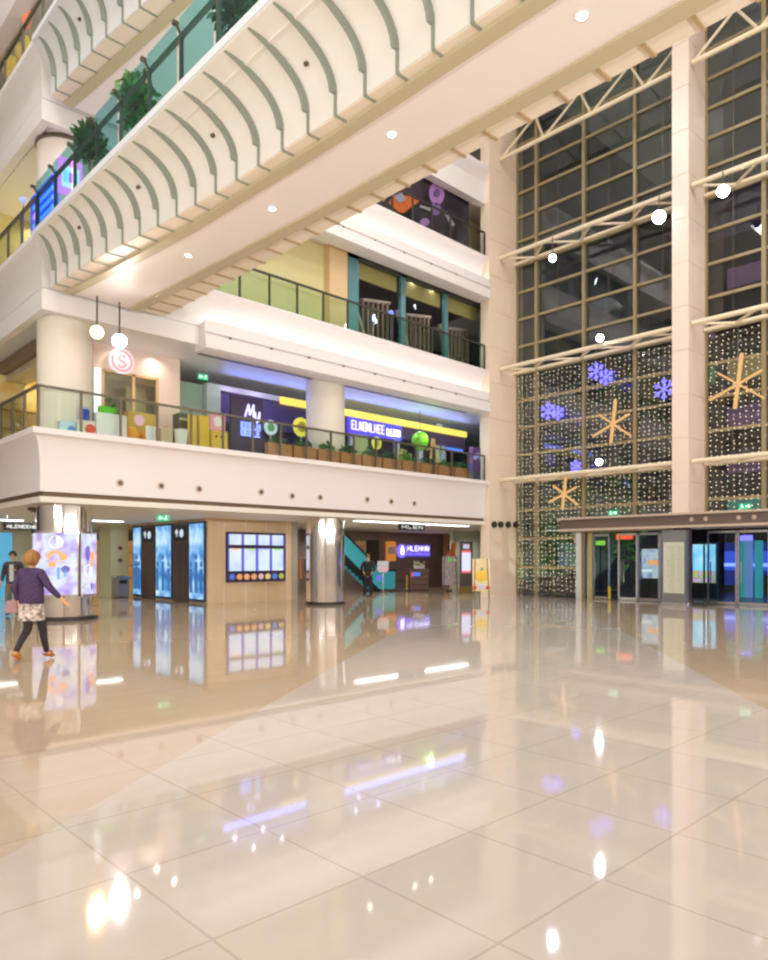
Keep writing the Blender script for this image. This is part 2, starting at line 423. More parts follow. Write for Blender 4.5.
# =================================================================== FOOTBRIDGES
def lerp_tab(t, x):
    for (a, u), (b, v) in zip(t, t[1:]):
        if (a >= x >= b): return u + (v-u)*(a-x)/(a-b)
    return t[-1][1]
XC = [(17.75,5.9),(15.2,6.05),(12.6,6.38),(10.9,6.51),(8.3,6.62),(5.5,6.68),(-9,6.68)]
XS = [(17.75,6.42),(13,6.9),(8,7.05),(-9,7.05)]       # left edge of flat soffit
XR = [(17.75,7.82),(10,8.12),(-9,8.14)]
def bridge(dz, name, label, fins_r=True, ymin=1.5):
    T = thing(name, label, 'footbridge', (7.65, 8, 9.05+dz), kind='structure')
    def sec(y):
        c = lerp_tab(XC, y); p = [(FX, 9.24), (FX, 9.11)]
        for k in range(1, 11):
            t = PI/2*k/10
            p.append((FX+.02+(c-FX-.02)*math.sin(t), 8.36+.75*math.cos(t)))
        p += [(c, 8.07), (8.82, 8.07)]
        for k in range(10, 0, -1):
            t = PI/2*k/10
            p.append((9.8-.98*math.sin(t), 8.36+.75*math.cos(t)))
        p += [(9.8, 9.11), (9.8, 9.24), (9.55, 9.24), (9.55, 9.05), (FX+.35, 9.05), (FX+.35, 9.24)]
        return [(x, y, z+dz) for x, z in p]
    ys = [17.75, 17, 16, 15.2, 14, 12.6, 11.7, 10.9, 9.5, 8.3, 7, 5.5, 0, -9]
    MB().loft([sec(y) for y in ys]).build('deck', W_CREAM if dz == 0 else W_COOL, T, smooth=True)
    # white rim strip
    MB().box(FX-.03, FX+.36, -9, 17.74, 9.13+dz, 9.26+dz).build('rim', mat('rim_white', (.78,.80,.82), .4), T)
    MB().box(9.54, 9.83, -9, 17.74, 9.12+dz, 9.26+dz).build('rim', mat('rim_white', (.8,.8,.8)), T)
    def strip(xa, xb, z0, z1):
        return MB().loft([[(xa(y), y, z0+dz), (xb(y), y, z0+dz), (xb(y), y, z1+dz), (xa(y), y, z1+dz)] for y in ys])
    s = lambda y: lerp_tab(XS, y); r = lambda y: lerp_tab(XR, y); c = lambda y: lerp_tab(XC, y)
    strip(s, r, 8.03, 8.075).build('soffit_panel', SOFF, T)
    strip(lambda y: s(y)-.22, s, 7.99, 8.075).build('soffit_trim', OLIVE, T)
    strip(r, lambda y: min(r(y)+.28, 8.5), 7.99, 8.075).build('soffit_trim', OLIVE, T)
    if True:
        strip(lambda y: c(y)+.02, lambda y: s(y)-.22, 8.055, 8.072).build('side_panel', W_PEACH, T)
        strip(lambda y: min(r(y)+.28, 8.5), lambda y: 8.8, 8.055, 8.072).build('side_panel', W_PEACH, T)
    y = 17.42; k = 0
    while y > ymin:
        c0 = c(y); mb = MB(); poly = []
        for i in range(11):
            t = PI/2*i/10
            poly.append((FX+.02+(c0-FX-.02)*math.sin(t), y-.025, 8.36+.75*math.cos(t)+dz))
        for i in range(10, -1, -1):
            t = PI/2*i/10; g = math.sin(t)
            poly.append((FX+.02+(c0-FX-.02-.19*g*(1-.4*i/10))*math.sin(t), y-.025, 8.36+(.75-.12*math.sin(2*t))*math.cos(t)+dz))
        mb.prism(poly[:-1], (0,.05,0))
        mb.box(c0-.03, c0+.01, y-.02, y+.02, 8.05+dz, 8.36+dz)
        mb.box(c0-.02, s(y)-.22, y-.018, y+.018, 8.035+dz, 8.06+dz)
        mb.build('fin', FIN, T)
        if fins_r:
            MB().box(min(r(y)+.26, 8.48), 8.81, y-.028, y+.028, 8.03+dz, 8.062+dz).build('soffit_rib', mat('ochre_rib', (.46,.33,.18), .5), T)
        if k % 4 == 2:
            t = PI/2*.55
            p = Vector((FX+.02+(c0-FX-.02)*math.sin(t), y-.3, 8.36+.75*math.cos(t)+dz))
            d = Vector((-math.sin(t), 0, -math.cos(t)))
            MB().cyl(p-d*.02, p+d*.04, .035, n=10).build('sprinkler', BRONZE, T)
        y -= .63; k += 1
    return T
bridge(0, 'footbridge', 'cream footbridge with dark curved fins crossing the atrium at the second gallery')
bridge(UP, 'footbridge', 'topmost footbridge with green-grey curved fins at the top of the photo', False, 9.0)
DL = glow('downlight_white', (1,.96,.9), 14.0)
def downlight(x, y, z, label, group, r=.055):
    T = thing('downlight', label, 'ceiling light', (x,y,z), 0, group)
    MB().lathe(x, y, [(r+.025, z-.015), (r+.025, z+.0)], 20).build('trim_ring', WHITE, T)
    MB().lathe(x, y, [(r, z-.022), (r, z-.016)], 20).build('lens', DL, T)
for y, w in ((13.77,'farthest from the glass wall side, nearest the hanging floodlights'), (10.86,'second from the gallery end'), (7.70,'third from the gallery end'), (4.46,'nearest the camera')):
    downlight(7.5-(.13 if y > 13 else 0), y, 8.03, 'round downlight in the footbridge soffit, '+w, 'downlights under the footbridge')
# =================================================================== RAILINGS
def railing(name, label, pts, zf, glass, railm, top=1.02, step=1.05, over=0.0, bracket=False, gz=.02, skip=None):
    T = thing(name, label, 'railing', (*pts[0], zf))
    for a, b in zip(pts, pts[1:]):
        a, b = Vector(a), Vector(b); L = (b-a).length; n = max(1, round(L/step)); d = (b-a)/n
        u = d.normalized(); nr = Vector((u.y, -u.x))
        MB().bar((a.x, a.y, zf+top), (b.x, b.y, zf+top), .07, .055).build('handrail', railm, T)
        for i in range(n+1):
            p = a + d*i
            if i == 0 and a != Vector(pts[0]): continue
            mb = MB(); mb.box(p.x-.028, p.x+.028, p.y-.028, p.y+.028, zf, zf+top)
            if bracket:
                q = p + nr*.0
                mb.bar((q.x, q.y, zf+top+.02), (q.x-.10, q.y, zf+top+.17), .035)
                mb.box(q.x-.16, q.x-.06, q.y-.035, q.y+.035, zf+top+.14, zf+top+.2)
            mb.build('post', railm, T)
            if i < n:
                q = p + d
                mb = MB()
                mb.bar((p.x+u.x*.05, p.y+u.y*.05, zf+gz+(top-.05+over)/2), (q.x-u.x*.05, q.y-u.y*.05, zf+gz+(top-.05+over)/2), .012, top-.05+over)
                g = mb.build('glass_panel', glass, T)
                if bracket: g.location.x -= .06
    return T
railing('glass_railing', 'clear glass railing with bronze posts along the first gallery', [(22.7, 17.93), (5.68, 17.93), (5.68, 27)], 4.69, GLASS_C, BRONZE, step=1.0)
railing('glass_railing', 'glass railing with black posts before the second gallery shop', [(10.2, 17.93), (22.7, 17.93)], 9.16, GLASS_L, DARK)
railing('glass_railing', 'glass railing with black posts on the third gallery beside the dark billboard', [(10.2, 17.93), (22.7, 17.93)], 9.16+UP, GLASS_C, DARK)
railing('glass_railing', 'tall teal glass railing with bracketed posts along the footbridge', [(5.66, -1), (5.66, 17.9)], 9.26, GLASS_T, BRONZE, top=.97, step=1.21, over=.28, bracket=True)
railing('glass_railing', 'green tinted glass railing of the second gallery past the footbridge', [(5.66, 18.0), (5.66, 28)], 9.26, GLASS_C, BRONZE, top=.97, step=1.1)
railing('glass_railing', 'bronze glass railing at the top edge of the third gallery', [(5.66, 10), (5.66, 28)], 9.26+UP, GLASS_C, BRONZE, top=.97, step=1.5)
# =================================================================== GLASS WALL
GX = 24.77
ZL = [0, 4.77, 9.33, 13.89, 17.95, 22]
BAY1 = [17.76, 16.77, 14.58, 12.47, 10.48]
BAY2 = [9.93, 8.07, 5.85, 3.66, 1.67]
wn = 0
for bi, ys in enumerate((BAY1, BAY2)):
    for li in range(5):
        wn += 1; z0, z1 = ZL[li], ZL[li+1]
        W = thing('window_%d' % wn, 'glazed bay %s, %s' % (('next to the corner pillar', 'right of the rose stone pillar')[bi], ('behind the entrance canopy', 'with the festive stars', 'in the middle of the height', 'behind the bright spotlights', 'under the roof')[li]), 'window', (GX, ys[0], z0), kind='structure')
        fr = MB(); gl = MB()
        zs = [z0 + (z1-z0)*k/4 for k in range(5)]
        for k, y in enumerate(ys):
            lo = z0
            if li == 0 and y < 14.5: lo = 2.98
            if 0 < k < len(ys)-1 or k == 0: fr.box(GX-.16, GX+.05, y-.06, y+.06, lo, z1)
            if k == len(ys)-1: fr.box(GX-.1, GX+.05, y, y+.06, lo, z1)
        low = 13.95 if (li == 0 and bi == 0) else ys[-1]
        for z in zs[1:]:
            if li == 0 and z < 2.98:
                if bi == 0: fr.box(GX-.09, GX+.04, 14.58, ys[0], z-.05, z+.05)
            else: fr.box(GX-.09, GX+.04, ys[-1], ys[0], z-.05, z+.05)
        for a, b in zip(ys, ys[1:]):
            for c0, c1 in zip(zs, zs[1:]):
                if li == 0 and a < 14.6 and c0 < 2.98:
                    if c1 < 2.98: continue
                    c0 = 2.98
                gl.box(GX-.006, GX+.006, b+.06, a-.06, c0+.05, c1-.05)
        fr.build('frame', MULL, W); gl.build('glass', GLASS_N, W)
# horizontal wind trusses
def truss(ya, yb, z, label, web=True):
    zi = z + (1.75 if z > 17 else 0)
    T = thing('wind_truss', label, 'truss', (23.5, ya, z), group=None)
    MB().cyl((23.5, ya, z), (23.5, yb, z), .085, n=12).build('chord', TRUSS, T, smooth=True)
    MB().cyl((24.47, ya, zi), (24.47, yb, zi), .065, n=12).build('chord', TRUSS, T, smooth=True)
    n = max(2, round(abs(yb-ya)/1.05)); d = (yb-ya)/n
    for i in range(n):
        a = 23.52 if i % 2 == 0 else 24.47; b = 24.47 if i % 2 == 0 else 23.52
        za, zb = (z, zi) if i % 2 == 0 else (zi, z)
        MB().cyl((a, ya+d*i, za), (b, ya+d*(i+1), zb), .05 if zi > z else .045, n=8).build('web', TRUSS, T, smooth=True)
TN = ('lowest', 'second lowest', 'second highest', 'highest')
for k, z in enumerate((4.77, 9.33, 13.89, 17.95)):
    truss(17.72, 10.52, z, TN[k]+' cream tube truss spanning from corner pillar to rose pillar')
    truss(9.89, 1.71, z, TN[k]+' cream tube truss on the far right past the rose pillar')
# thin vertical cables on the glazing
for y in (15.7, 13.5, 11.4, 9.0):
    c = MB().cyl((24.6, y, 3.07), (24.6, y, 22), .009, n=6).build('cable', BRONZE)
    tag(c, 'thin vertical steel cable before the glass, %s' % {15.7:'nearest the corner pillar', 13.5:'middle one of the wider bay', 11.4:'just left of the rose pillar', 9.0:'right of the rose pillar'}[y], 'cable', 'cables before the glass wall')
# spotlights hung on the trusses
BLUEW = glow('xenon_white', (.75,.86,1), 60.0)
def flood(p, label, em, power, colr, aim, rod=None, r=.16):
    x, y, z = p
    T = thing('floodlight', label, 'floodlight', (x, y, rod if rod else z))
    a = Vector(aim).normalized(); c = Vector(p)
    MB().cyl(c - a*.22, c, r*.7, r, 20).build('housing', DARK, T, smooth=True)
    MB().cyl(c + a*.002, c + a*.02, r*.93, n=20).build('lens', em, children(T)[0])
    if rod: MB().cyl((x, y, z+.05), (x, y, rod), .022, n=8).build('rod', DARK, T)
    l = bpy.data.lights.new('floodlight_beam', 'SPOT'); l.energy = power; l.color = colr; l.spot_size = math.radians(110); l.spot_blend = .8; l.shadow_soft_size = r*.8
    o = bpy.data.objects.new('floodlight_beam', l); COL.objects.link(o); o.parent = T
    o.location = (c + a*.06) - ORG[T.name]; o.rotation_euler = a.to_track_quat('-Z','Y').to_euler()
    return T
toC = lambda p: (-p[0], -p[1], 1.58-p[2])
for p, lb, r in ((onX(659,217,23.2), 'brightest blue-white floodlight on the truss just left of the rose pillar', .22),
              (onX(723,191,23.2), 'blue-white floodlight on the truss right of the rose pillar', .19),
              (onX(552.5,258,23.2), 'small blue-white floodlight on the truss near the corner pillar', .14),
              (onX(600,338,23.2), 'teal-white floodlight standing on the middle truss', .13),
              (onX(599,462,23.2), 'lowest white floodlight among the hanging stars', .12)):
    flood(p, lb, BLUEW, 120*r/.2, (.8,.88,1), toC(p), rod=(13.8 if p[2] > 11 else (9.42 if p[2] > 9 else 4.86)), r=r)
flood(onY(97,332,17.5), 'warm orange floodlight hanging below the footbridge end', glow('warm_lamp', (1,.66,.26), 5.0), 500, (1,.62,.28), (-.45,-1,-.55), rod=8.03, r=.17)
flood(onY(119.5,341,17.5), 'white floodlight hanging below the footbridge end beside the warm one', glow('white_lamp', (1,.97,.95), 80.0), 450, (1,.95,.9), (-.42,-1,-.5), rod=8.03, r=.18)
# =================================================================== ENTRANCE
C = thing('entrance_canopy', 'long dark brown canopy over the glass entrance doors', 'canopy', (23, 14.59, 2.56))
B(23.0, 24.65, -8, 14.59, 2.65, 2.99).build('fascia', mat('canopy_brown', (.15,.105,.085), .45), C)
B(22.9, 24.65, -8, 14.68, 2.99, 3.06).build('top_trim', mat('canopy_beige', (.55,.43,.34), .4), C)
B(22.94, 24.65, -8, 14.65, 2.57, 2.65).build('bottom_trim', mat('canopy_beige', (.55,.43,.34), .4), C)
for y in (9.7, 9.25, 8.25, 7.8, 6.7):
    MB().cyl((22.998, y, 2.83), (22.985, y, 2.83), .07, n=14).build('spot', mat('canopy_beige', (.55,.43,.34)), C)
GREEN = glow('exit_green', (.0,.62,.22), 1.0)
def exit_sign(c, d, label, w=.36, h=.18, hang=None):
    """a lit green exit box seen from the hall; d = plan direction along its face"""
    u = Vector((d[0], d[1], 0)).normalized(); n = Vector((u.y, -u.x, 0)); c = Vector(c)
    if n.dot(Vector((-c.x, -c.y, 0))) < 0: n = -n
    T = thing('exit_sign', label, 'sign', tuple(c))
    T0 = T; T = MB().bar(c-u*w/2, c+u*w/2, .06, h).build('case', GREEN, T)
    WH = glow('exit_white', (.9,1,.95), 2.0)
    m = MB(); o = c + n*.034
    m.bar(o-u*.02, o-u*.13, .012, .03, up=(0,0,1)); m.bar(o-u*.15, o-u*.10+Vector((0,0,.045)), .012, .022); m.bar(o-u*.15, o-u*.10-Vector((0,0,.045)), .012, .022)
    m.build('arrow', WH, T)
    m = MB(); q = o + u*.07
    m.bar(q+Vector((0,0,.0)), q+u*.01+Vector((0,0,.04)), .012, .03); m.bar(q, q-u*.04-Vector((0,0,.05)), .012, .016); m.bar(q, q+u*.04-Vector((0,0,.05)), .012, .016); m.ball(q+u*.012+Vector((0,0,.06)), .016)
    m.build('running_figure', WH, T)
    if hang: MB().cyl(c+Vector((0,0,h/2)), (c.x, c.y, hang), .012, n=6).build('rod', STEEL, T0)
exit_sign((22.97, onX(613,514,22.97)[1], 3.165), (0,1), 'green exit sign standing on the canopy left of the rose pillar', .34, .16)
exit_sign((22.97, onX(745,511,22.97)[1], 3.165), (0,1), 'green exit sign standing on the canopy right of the rose pillar', .34, .16)
def door_leaf(T, ya, yb, m=GLASS_D, fm=STEEL):
    f = MB()
    for y in (ya, yb): f.box(GX-.05, GX+.02, y-.024, y+.024, 0.01, 2.5)
    f.box(GX-.05, GX+.02, ya, yb, .01, .11); f.box(GX-.05, GX+.02, ya, yb, 2.42, 2.5)
    T = f.build('leaf_frame', fm, T)
    B(GX-.02, GX-.008, ya+.03, yb-.03, .11, 2.42).build('pane', m, T)
    B(GX-.10, GX-.07, yb-.12, yb-.09, .75, 1.45).build('handle', STEEL, T)
FR_Y = mat('yellow_frame', (.62,.52,.2), .4); FR_W = mat('pale_frame', (.74,.74,.72), .35)
D = thing('door_1', 'glass entrance doors left of the directory board', 'door', (GX, 14.5, 0), kind='structure')
B(GX-.18, GX+.05, 14.65, 14.89, 0, 2.57).build('jamb', FR_W, D)
B(GX-.12, GX+.05, 14.23, 14.40, 0, 2.56).build('jamb', FR_Y, D)
door_leaf(D, 13.56, 14.2); door_leaf(D, 12.45, 13.16, fm=FR_W); door_leaf(D, 11.6, 12.38); door_leaf(D, 10.6, 11.54)
B(GX-.1, GX-.02, 13.48, 13.56, .02, .5).build('kick_strip', mat('kick_yellow', (.8,.65,.03), .5), D)
D = thing('door_2', 'glass entrance doors right of the directory board', 'door', (GX, 9.93, 0), kind='structure')
door_leaf(D, 8.95, 9.87); door_leaf(D, 7.95, 8.88); door_leaf(D, 6.9, 7.88); door_leaf(D, 5.85, 6.83); door_leaf(D, 4.8, 5.78); door_leaf(D, 3.7, 4.73)
T = thing('directory_board', 'tall pale directory board with dark header below the rose pillar', 'sign', (23.1, 10.3, 0))
B(22.98, 23.26, 9.87, 10.72, 0, .12).build('plinth', STEEL, T)
B(23.03, 23.25, 9.90, 10.70, .12, 2.5).build('case', mat('board_grey', (.25,.27,.27), .3, .5), T)
B(23.01, 23.03, 9.96, 10.64, .42, 2.1).build('panel', glow('board_paper', (.88,.84,.62), .45), T)
tx = MB(); rd = random.Random(3)
for k in range(26):
    z = .5 + k*.058
    for a, w in ((10.0, rd.uniform(.1,.2)), (10.26, rd.uniform(.08,.28))): tx.box(23.004, 23.01, a, a+w, z, z+.016)
tx.build('lettering', mat('board_ink', (.35,.33,.25), .6), T)
# stars hanging inside the glass
GOLD = glow('gold_rope_light', (1,.58,.22), .72)
def star(y, z, R, label, group='gold stars in the glass wall', x=24.3, rot=0, n=6):
    T = thing('hanging_star', label, 'star decoration', (x, y, z), 0, group)
    for k in range(n):
        a = rot + PI/2 + 2*PI*k/n
        r = R*(1 if k % 2 == 0 else .8)
        MB().bar((x, y, z), (x, y+r*math.cos(a), z+r*math.sin(a)), .11, .06).build('ray', GOLD, T)
    MB().ball((x, y, z), .1).build('hub', GOLD, T)
    MB().cyl((x, y, z+.0), (x, y, z+R+.9), .008, n=5).build('wire', STEEL, T)
for px, py, R, lb in ((564,494,.72,'lowest gold star hanging just above the canopy end'), (613,424,.85,'gold star of thick rays hanging between corner pillar and rose pillar'), (738,384,.95,'gold star hanging right of the rose pillar')):
    x, y, z = onX(px, py, 24.3); star(y, z, R*1.045, lb, x=24.3, rot=.12)
BLUE = glow('blue_rope_light', (.16,.14,1), 2.6)
def flake(y, z, R, label, x=24.1):
    T = thing('snowflake_light', label, 'snowflake decoration', (x, y, z), 0, 'blue snowflakes in the glass wall')
    for k in range(6):
        a = PI/2 + PI*k/3; ca, sa = math.cos(a), math.sin(a)
        mb = MB(); mb.bar((x,y,z), (x, y+R*ca, z+R*sa), .05)
        for sgn in (-1,1):
            b = a + sgn*.8; q = (x, y+R*.55*ca, z+R*.55*sa)
            mb.bar(q, (x, q[1]+R*.35*math.cos(b), q[2]+R*.35*math.sin(b)), .045)
        mb.build('arm', BLUE, T)
    MB().cyl((x,y,z), (x,y,z+R+.6), .008, n=5).build('wire', STEEL, T)
for px, py, R, lb in ((596,371,.34,'blue snowflake highest of those left of the rose pillar'), (606,377,.3,'added blue snowflake overlapping the highest one as its reflection'), (548,411,.36,'blue snowflake nearest the corner pillar'), (558,413,.28,'smaller added blue snowflake as reflection of the one nearest the corner pillar'), (664,389,.38,'blue snowflake beside the rose pillar'), (576,466,.24,'lowest small blue snowflake above the lower truss')):
    xx = 24.0 if 'smaller' in lb or 'overlapping' in lb else 24.14; x, y, z = onX(px, py, xx); flake(y, z, R, lb, xx)  # smaller and overlapping flakes are reflections in the glass, modelled as objects
# curtain of tiny lights on the lower glass
mb = MB(); rd = random.Random(5)
for (ya, yb) in ((10.6, 17.65), (3.1, 9.8)):
    y = ya
    while y < yb:
        z = 3.15 if y < 14.75 else .3
        while z < 9.2:
            yy, zz, s = y+rd.uniform(-.03,.03), z+rd.uniform(-.05,.05), .02
            mb.add([(24.655,yy,zz-s),(24.655,yy+s,zz),(24.655,yy,zz+s),(24.655,yy-s,zz),(24.655-s,yy,zz)], [(0,1,4),(1,2,4),(2,3,4),(3,0,4),(3,2,1,0)])
            z += .17
        y += .19
o = mb.build('string_light_curtain', glow('fairy_light', (1,.84,.55), 2.6)); tag(o, 'curtain of tiny warm string lights hung over the lower glass wall', 'string lights', None, 'stuff')
ORD = ['first','second','third','fourth','fifth','sixth','seventh','eighth','ninth','tenth','eleventh','twelfth','thirteenth','fourteenth']
def pbox(px0, px1, py0, py1, Y, dep, mb=None):
    """box on the plane y=Y covering a patch seen there, going back by dep"""
    x0, _, za = onY(px0, (py0+py1)/2, Y); x1, _, zb = onY(px1, (py0+py1)/2, Y)
    xm = (px0+px1)/2
    z1 = onY(xm, py0, Y)[2]; z0 = onY(xm, py1, Y)[2]
    return (mb or MB()).box(x0, x1, Y, Y+dep, z0, z1)
def font(txt, name, loc, size, m, parent=None, face=(0,-1), ext=.01):
    c = bpy.data.curves.new(name, 'FONT'); c.body = txt; c.size = size; c.extrude = ext; c.align_x = 'CENTER'; c.align_y = 'CENTER'
    o = bpy.data.objects.new(name, c); COL.objects.link(o); c.materials.append(m)
    o.rotation_euler = (PI/2, 0, math.atan2(face[1], face[0]) + PI/2)
    if parent is not None: o.parent = parent; o.location = Vector(loc) - ORG[parent.name]
    else: o.location = loc
    return o
# ------------------------------------------------------------------ ground floor: lift block, video wall
WOOD = noise_mat('pale_orange_veneer', (.80,.60,.38), (.84,.66,.44), 2, .35, 3, (1,1,.2))
struct(B(12.4, 16.2, 21.8, 27.7, 0, 2.95).build('wall_lift', WOOD), 'pale orange veneered block holding lifts and the video wall', 'wall')
sm = MB()
for x in (13.0, 13.9, 14.75, 15.7): sm.box(x, x+.05, 21.785, 21.81, 0, 2.95)
struct(sm.build('trim_5', mat('pale_seam', (.86,.76,.62), .4)), 'pale vertical seams on the veneered block', 'trim')
struct(B(15.95, 16.2, 21.77, 21.81, 0, 2.95).build('trim_6', mat('grey_edge', (.42,.38,.33), .4)), 'grey edge strip at the right end of the veneered block', 'trim')
AD_B = ad_mat('blue_poster_film', [(.03,.12,.45),(.10,.38,.80),(.45,.75,1),(.8,.9,1)], 1.6, 1.25)
for i, (a, b, lb) in enumerate(((26.82,27.6,'far left of the lifts'), (24.3,25.62,'between the two lifts'), (21.9,23.02,'at the corner beside the veneered wall'))):
    T = thing('poster_light_box', 'tall blue lit poster ' + lb, 'lit poster', (12.4, (a+b)/2, .05), 0, 'blue lit posters beside the lifts')
    B(12.33, 12.39, a, b, .05, 2.85).build('frame', mat('navy_frame', (.03,.05,.12), .35), T)
    B(12.315, 12.33, a+.07, b-.07, .14, 2.78).build('film', AD_B, T); FB = [c for c in children(T) if c.name.startswith('film')][0]
    f = MB()
    for k in range(3):
        yy = a+.2+(b-a-.4)*k/2; f.box(12.31, 12.316, yy-.1, yy+.1, .35, 1.2+.25*(k%2)); f.ball((12.313, yy, 1.36+.25*(k%2)), .1, (.03,1,1))
    f.build('printed_figures', glow('poster_figures', (.05,.22,.6), .7), FB)
for i, (a, b, lb) in enumerate(((25.72,26.78,'farther dark lift door with a lit arrow header'), (23.1,24.22,'nearer dark lift door with a lit arrow header'))):
    T = thing('elevator', lb, 'lift', (12.4, (a+b)/2, 0), 0, 'lifts in the veneered block')
    B(12.33, 12.39, a, b, 0.005, 2.85).build('surround', BROWN, T)
    mid = (a+b)/2
    B(12.32, 12.34, a+.08, mid-.005, .02, 2.1).build('door', mat('lift_door', (.10,.06,.05), .3, .3), T)
    B(12.32, 12.34, mid+.005, b-.08, .02, 2.1).build('door', mat('lift_door', (.1,.06,.05)), T)
    T = B(12.325, 12.34, a+.08, b-.08, 2.2, 2.75).build('header', BLACK, T)
    MB().cyl((12.32, mid-.12, 2.47), (12.326, mid-.12, 2.47), .15, n=20).build('indicator', glow('lift_indicator', (.75,.85,.95), .9), T)
    m = MB(); m.bar((12.32, mid+.22, 2.35), (12.32, mid+.22, 2.6), .05, .02); m.bar((12.32, mid+.12, 2.48), (12.32, mid+.22, 2.62), .05, .02); m.bar((12.32, mid+.32, 2.48), (12.32, mid+.22, 2.62), .05, .02)
    m.build('arrow', glow('lift_indicator', (.75,.85,.95), .9), T)
V = thing('video_wall', 'video wall of eight glowing screens on the veneered wall', 'video wall', (14.35, 21.8, .75))
B(13.1, 15.6, 21.72, 21.8, .72, 2.5).build('housing', mat('violet_black', (.05,.03,.10), .3), V)
SCR = ad_mat('screen_white_blue', [(.45,.65,1),(.72,.85,1),(.85,.93,1)], 1.2, 1.25)
for k in range(4):
    x = 13.2 + k*.6
    for (z0, z1) in ((2.05, 2.42), (1.12, 1.92)):
        s = B(x, x+.47, 21.70, 21.72, z0, z1).build('screen', SCR, V); SV = s
        b = MB(); b.box(x-.05, x, 21.705, 21.72, z0, z1); b.box(x+.47, x+.52, 21.705, 21.72, z0, z1); b.build('bezel_glow', glow('screen_blue_edge', (.22,.22,.9), .9), s)
    B(x+.06, x+.40, 21.695, 21.70, 1.86, 1.92).build('screen_banner', glow(('ban0','ban1','ban2','ban3')[k], ((1,.6,.35),(.5,.8,.3),(.45,.6,1),(.4,.85,.2))[k], 1.0), SV)
b = MB()
for k, c in enumerate(((.1,.2,.8),(.95,.4,.12),(1,.5,.2),(.9,.45,.2),(.85,.55,.5),(.9,.7,.25),(.1,.25,.8),(.5,.55,.1))):
    x = 13.17 + k*.3
    MB().ball((x+.14, 21.71, .91), .12, (1,.1,.9)).build('printed_fruit', glow('strip%d' % k, c, .8), V)
# line lights, dome, hanging signs, exit sign
LINE = glow('line_white', (1,1,1), 5.0, True)
for (x0, x1, y, lb) in ((16.9, 23.2, 19.25, 'long white line light in the ceiling before the brown shop'), (9.9, 11.1, 25.7, 'short white line light near the lifts'), (6.6, 8.2, 27.5, 'white line light above the standing person on the left')):
    T = thing('line_light', lb, 'ceiling light', ((x0+x1)/2, y, 2.95))
    B(x0, x1, y-.16, y+.16, 2.93, 2.95).build('housing', WHITE, T); B(x0+.03, x1-.03, y-.13, y+.13, 2.915, 2.93).build('diffuser', LINE, T)
T = thing('ceiling_dome', 'dark dome fitting on the cream ceiling at the left edge', 'dome', (6.5, 20.6, 2.95))
MB().lathe(6.5, 20.6, [(.25,2.95),(.25,2.90),(.18,2.85),(.02,2.82)], 24).build('dome', BROWN, T, smooth=True)
def hang_sign(x0, x1, y, z0, z1, label, n=7):
    T = thing('hanging_sign', label, 'sign', ((x0+x1)/2, y, 2.95))
    B(x0, x1, y, y+.1, z0, z1).build('case', BLACK, T)
    t = MB(); word_strokes(t, (x0+.08, y-.004, z0+.06), (1,0,0), (0,0,1), x1-x0-.16, z1-z0-.12, n, .022, .01, random.Random(4))
    t.build('lettering', glow('sign_white', (.95,.95,.9), 1.1), T)
    for x in (x0+.1, x1-.1): MB().cyl((x, y+.05, z1), (x, y+.05, 2.95), .012, n=6).build('rod', STEEL, T)
x0, x1 = onY(4, 530, 23)[0], onY(40, 530, 23)[0]; hang_sign(x0, x1, 23, 2.42, 2.64, 'black hanging direction sign above the standing person on the left', 8)
x0, x1 = onY(400, 527, 18.4)[0], onY(425, 527, 18.4)[0]; hang_sign(x0, x1, 18.4, 2.62, 2.86, 'black hanging sign with white marks before the brown shop', 4)
x, y, z = onY(163, 518, 19.6); exit_sign((x, y, z), (1,0), 'green exit sign hanging from the ground floor ceiling by the lifts', .38, .18, 2.95)
x, y, z = onY(203, 377, 20.2); exit_sign((x, y, z), (1,0), 'green exit sign hanging from the first gallery ceiling', .34, .17, 7.65)
# left background on the ground floor
struct(B(5.9, 12.2, 36, 36.2, 0, 2.95).build('wall_back', mat('mint_wall', (.68,.78,.64), .5)), 'pale mint wall closing the ground floor on the left', 'wall')
o = B(6.9, 8.42, 29.6, 29.7, .02, 2.55).build('light_screen', glow('cyan_panel', (.10,.50,.80), .75)); tag(o, 'tall cyan glowing panel at the left edge of the photo', 'lit panel')
GREENW = mat('lime_stone', (.70,.70,.42), .4)
struct(B(11.68, 12.4, 28.2, 29.4, 0, 2.95).build('column', GREENW), 'lime tinted square pillar left of the lifts', 'column')
for z, w in ((1.98,'upper'), (1.48,'lower')):
    T = thing('hydrant_valve', w+' red round valve on the lime pillar', 'valve', (12.05, 28.2, z))
    MB().cyl((12.05, 28.2, z), (12.05, 28.14, z), .085, n=16).build('flange', mat('valve_red', (.35,.08,.05), .4), T); MB().cyl((12.05, 28.14, z), (12.05, 28.09, z), .04, n=12).build('stem', BRONZE, T)
T = thing('litter_bin', 'grey litter bin standing at the foot of the lime pillar', 'bin', (11.95, 27.9, 0))
B(11.7, 12.2, 27.65, 28.15, .03, .78).build('body', mat('bin_grey', (.28,.26,.26), .35, .4), T); B(11.67, 12.23, 27.62, 28.18, .78, .86).build('lid', STEEL, T); B(11.8, 12.1, 27.635, 27.65, .55, .7).build('slot', BLACK, T)
T = thing('display_cabinet', 'orange lit display cabinet seen in the corridor left of the lime pillar', 'cabinet', (13.5, 32.8, 0))
B(12.4, 14.8, 33.0, 33.2, 0, 2.4).build('back_panel', glow('amber_back', (.75,.36,.10), .5), T)
for x in (12.4, 13.2, 14.0, 14.8): B(x-.05, x+.05, 32.6, 33.0, 0, 2.4).build('upright', BROWN, T)
for z in (.6, 1.2, 1.8): B(12.4, 14.8, 32.65, 33.0, z, z+.04).build('shelf', BROWN, T)
